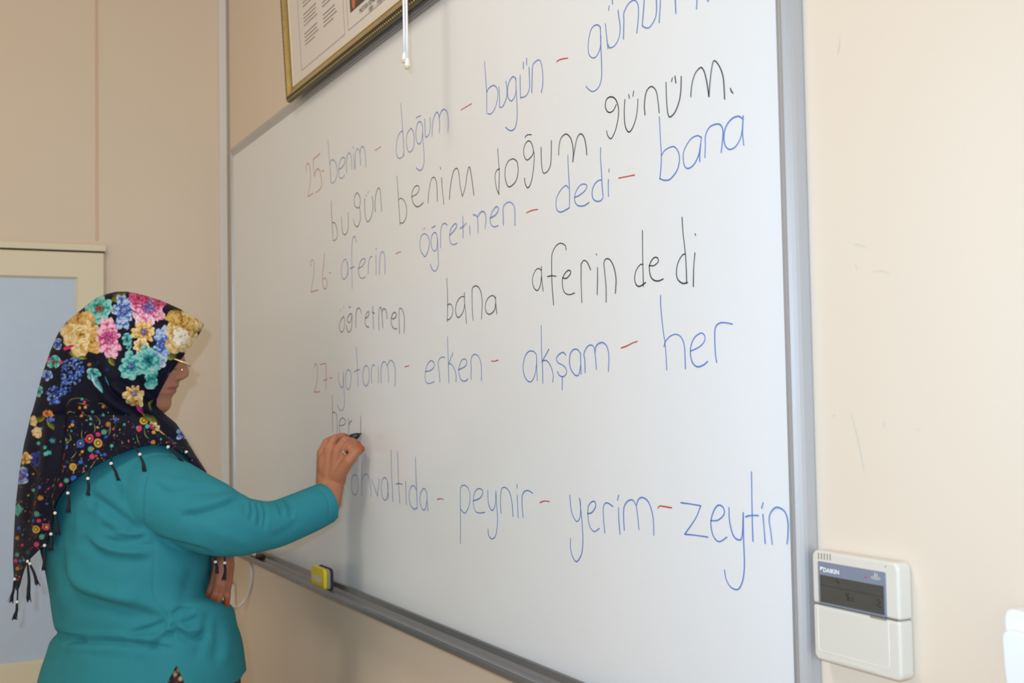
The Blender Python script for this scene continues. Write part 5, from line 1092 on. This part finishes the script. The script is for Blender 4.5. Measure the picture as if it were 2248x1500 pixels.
# corner of the scarf hanging before her chest
V, F = [], []; nf = 16
ca = catmull([A(420, 1010, 2.44), A(452, 1060, 2.46), A(478, 1130, 2.46), A(488, 1190, 2.42), A(490, 1222, 2.40)], 5)
for k, p in enumerate(ca):
    w = 0.055*(1 - k/(len(ca)-1))**0.8 + 0.002
    for j in range(nf):
        t = (j/(nf-1)-0.5)*2; V.append(p + _f*w*t + _r*0.010*math.cos(t*3)*w/0.055)
F = [(k*nf+j, (k+1)*nf+j, (k+1)*nf+j+1, k*nf+j+1) for k in range(len(ca)-1) for j in range(nf-1)]
fc = mesh_obj('front_corner', V, F, M_scarf, scarf, True); sd = fc.modifiers.new('cloth', 'SOLIDIFY'); sd.thickness = 0.0016
set_print(fc.data, np.tile(np.array(srgb(18, 20, 44)[:3]), (len(V), 1)))

# tassels: knotted cord, pearl bead, fringe
M_tas = mat('navy_tassel_thread', srgb(16, 19, 34), 0.8); M_pearl = mat('pearl_bead', srgb(236, 232, 228), 0.18, spec=0.7)
def scarf_depth(u, v):
    v2 = min(v, np.interp(u, hu, hv)); ul, ue, ext, d0, b = sc_at(v2); ur = ue+ext; uc, a = (ul+ur)/2, (ur-ul)/2
    return d0 - b*math.sqrt(max(0.0, 1-((u-uc)/a)**2)) - 0.004
TAS = [((366, 977), (369, 982), (399, 1011)), ((404, 990), (409, 993), (418, 1006)), ((294, 980), (307, 998), (319, 1037)), ((244, 999), (244, 1018), (260, 1054)), ((196, 1027), (193, 1051), (193, 1088)), ((149, 1063), (149, 1083), (150, 1125)),
       ((117, 1110), (121, 1127), (127, 1173)), ((112, 1155), (112, 1173), (112, 1208)), ((104, 1188), (98, 1198), (95, 1250)), ((62, 1228), (61, 1233), (63, 1317)), ((64, 1226), (66, 1238), (82, 1284)), ((34, 1262), (33, 1272), (23, 1322)), ((39, 1295), (38, 1322), (32, 1360)), ((493, 1212), (493.5, 1236), (492, 1273)), ((474, 1212), (473, 1234), (476, 1258))]
for (a_, b_, c_) in TAS:
    if a_[0] > 470: dp = 2.385; dq = 2.385
    else: dp = scarf_depth(*a_); dq = dp - 0.006
    if 150 < a_[0] < 420: dq = dp - 0.016
    pa, pb_, pe = A(*a_, dp), A(*b_, dq), A(*c_, dq-0.004)
    k1 = tube_geo(catmull([pa, (pa+pb_)/2, pb_], 4), 0.0017, 8)
    mid = pb_ + (pe-pb_)*0.5 + _r*0.0015
    cv_ = catmull([pb_, pb_ + (pe-pb_)*0.15, mid, pe], 5)
    k2 = tube_geo(cv_, np.interp(np.linspace(0, 1, len(cv_)), [0, .15, .35, .85, 1], [.0015, .0021, .0023, .0030, .0022]), 8)
    fr_ = []
    for q in range(12):
        e_ = pe + (pe-pb_)*(0.10*rng.random()-0.02) + _r*0.011*(rng.random()-0.5) + _f*0.004*(rng.random()-0.5); s_ = pb_ + (pe-pb_)*0.45
        fr_.append(tube_geo([s_, (s_+e_)/2 + _r*0.003*(rng.random()-0.5), e_], 0.0006, 5))
    bd_ = sphere_geo(pb_, 0.0034, 14, 10)
    J = join_geo((k1[0], k1[1], 0), (k2[0], k2[1], 0), *[(x[0], x[1], 0) for x in fr_], (bd_[0], bd_[1], 1))
    mesh_obj('tassel', J[0], J[1], [M_tas, M_pearl], scarf, True, J[2])

# ---------------------------------------------------------------- spectacles
M_gmetal = mat('gold_spectacle_metal', srgb(232, 206, 160), 0.22, 0.9)
M_lens = bpy.data.materials.new('spectacle_lens'); M_lens.use_nodes = True
nt = M_lens.node_tree; nt.nodes.remove(nt.nodes['Principled BSDF'])
tr = nt.nodes.new('ShaderNodeBsdfTransparent'); tr.inputs[0].default_value = (0.93, 0.95, 0.95, 1); gl = nt.nodes.new('ShaderNodeBsdfGlossy'); gl.inputs['Roughness'].default_value = 0.03
mx = nt.nodes.new('ShaderNodeMixShader'); mx.inputs[0].default_value = 0.07
nt.links.new(tr.outputs[0], mx.inputs[1]); nt.links.new(gl.outputs[0], mx.inputs[2]); nt.links.new(mx.outputs[0], nt.nodes['Material Output'].inputs[0])
gparts = []
for sy in (-1, 1):
    gparts.append(tube_geo([A(418, 802.5, DH+sy*.060), A(397, 793.5, DH+sy*.066), A(340, 771, DH+sy*.070), A(290, 758, DH+sy*.071), A(276, 775, DH+sy*.070)], [.0028, .0026, .0016, .0012, .0012], 10))
    gparts.append(tube_geo(catmull([A(418, 802.5, DH+sy*.060), A(419, 800, DH+sy*.036), A(417, 803, DH+sy*.012)], 5), .0011, 8))
    gparts.append(tube_geo(catmull([A(416, 806, DH+sy*.012), A(406, 806, DH+sy*.013), A(400, 811, DH+sy*.0125)], 4), .0007, 8))
    gparts.append(sphere_geo(A(398.5, 812, DH+sy*.0125), (.003, .0016, .0045), 10, 8, AX))
gparts.append(tube_geo(catmull([A(417, 803, DH-.012), A(420, 800, DH), A(417, 803, DH+.012)], 5), .0011, 8))
J = join_geo(*[(g_[0], g_[1], 0) for g_ in gparts])
glasses = mesh_obj('spectacles', J[0], J[1], M_gmetal, woman, True)
for sy in (-1, 1):
    c_ = [A(416.5 - 4*(1-math.sin(t))/2, 816 - 14*math.sin(t), DH+sy*(.036 + .022*math.cos(t))) for t in np.linspace(0, 2*math.pi, 28, endpoint=False)]
    V = [p + _r*0.0007 for p in c_] + [p - _r*0.0007 for p in c_]; n = len(c_)
    F = [tuple(range(n)), tuple(range(2*n-1, n-1, -1))] + [(k, (k+1) % n, n+(k+1) % n, n+k) for k in range(n)]
    mesh_obj('lens', V, F, M_lens, glasses)

# ---------------------------------------------------------------- finger ring
M_silver = mat('silver_ring_metal', srgb(200, 198, 192), 0.25, 1.0); M_stone = mat('black_stone', srgb(18, 18, 18), 0.12, spec=0.8)
f0, f1 = A(*fingers[3][0]), A(*fingers[3][1]); rc = f0*0.45 + f1*0.55; ax = (f1-f0)/np.linalg.norm(f1-f0); n1 = np.cross(ax, _f); n1 /= np.linalg.norm(n1); n2 = np.cross(ax, n1)
ringpts = [rc + 0.0108*(math.cos(t)*n1 + math.sin(t)*n2) for t in np.linspace(0, 2*math.pi, 33)]
g1 = tube_geo(ringpts, 0.0012, 8, cap=False)
st_ = sphere_geo(rc - _f*0.0118 + _r*0.001, (.0034, .0022, .0046), 12, 8, AX)
J = join_geo((g1[0], g1[1], 0), (st_[0], st_[1], 1)); mesh_obj('finger_ring', J[0], J[1], [M_silver, M_stone], woman, True, J[2])

# ---------------------------------------------------------------- the marker in her hand
tip = on_y(793, 951.5, -0.001); rear = A(712, 996, 2.600); axd = (rear-tip)/np.linalg.norm(rear-tip)
mk2 = empty('marker_pen', tip); tag(mk2, 'marker held in her right hand, its black tip on the whiteboard', 'marker')
nib = lambda *s: [tip + axd*x for x in s]
tube_obj('nib', nib(0.0, 0.001, 0.006, 0.007), [.0010, .0019, .0022, .0020], M_black, mk2, 14)
tube_obj('grip_section', nib(0.005, 0.0055, 0.009, 0.019, 0.027, 0.0275), [.0022, .0036, .0056, .0088, .0094, .0080], M_black, mk2, 20)
tube_obj('barrel', nib(0.027, 0.0275, 0.085, 0.092, 0.093), [.0080, .0092, .0092, .0084, .002], M_white, mk2, 20)
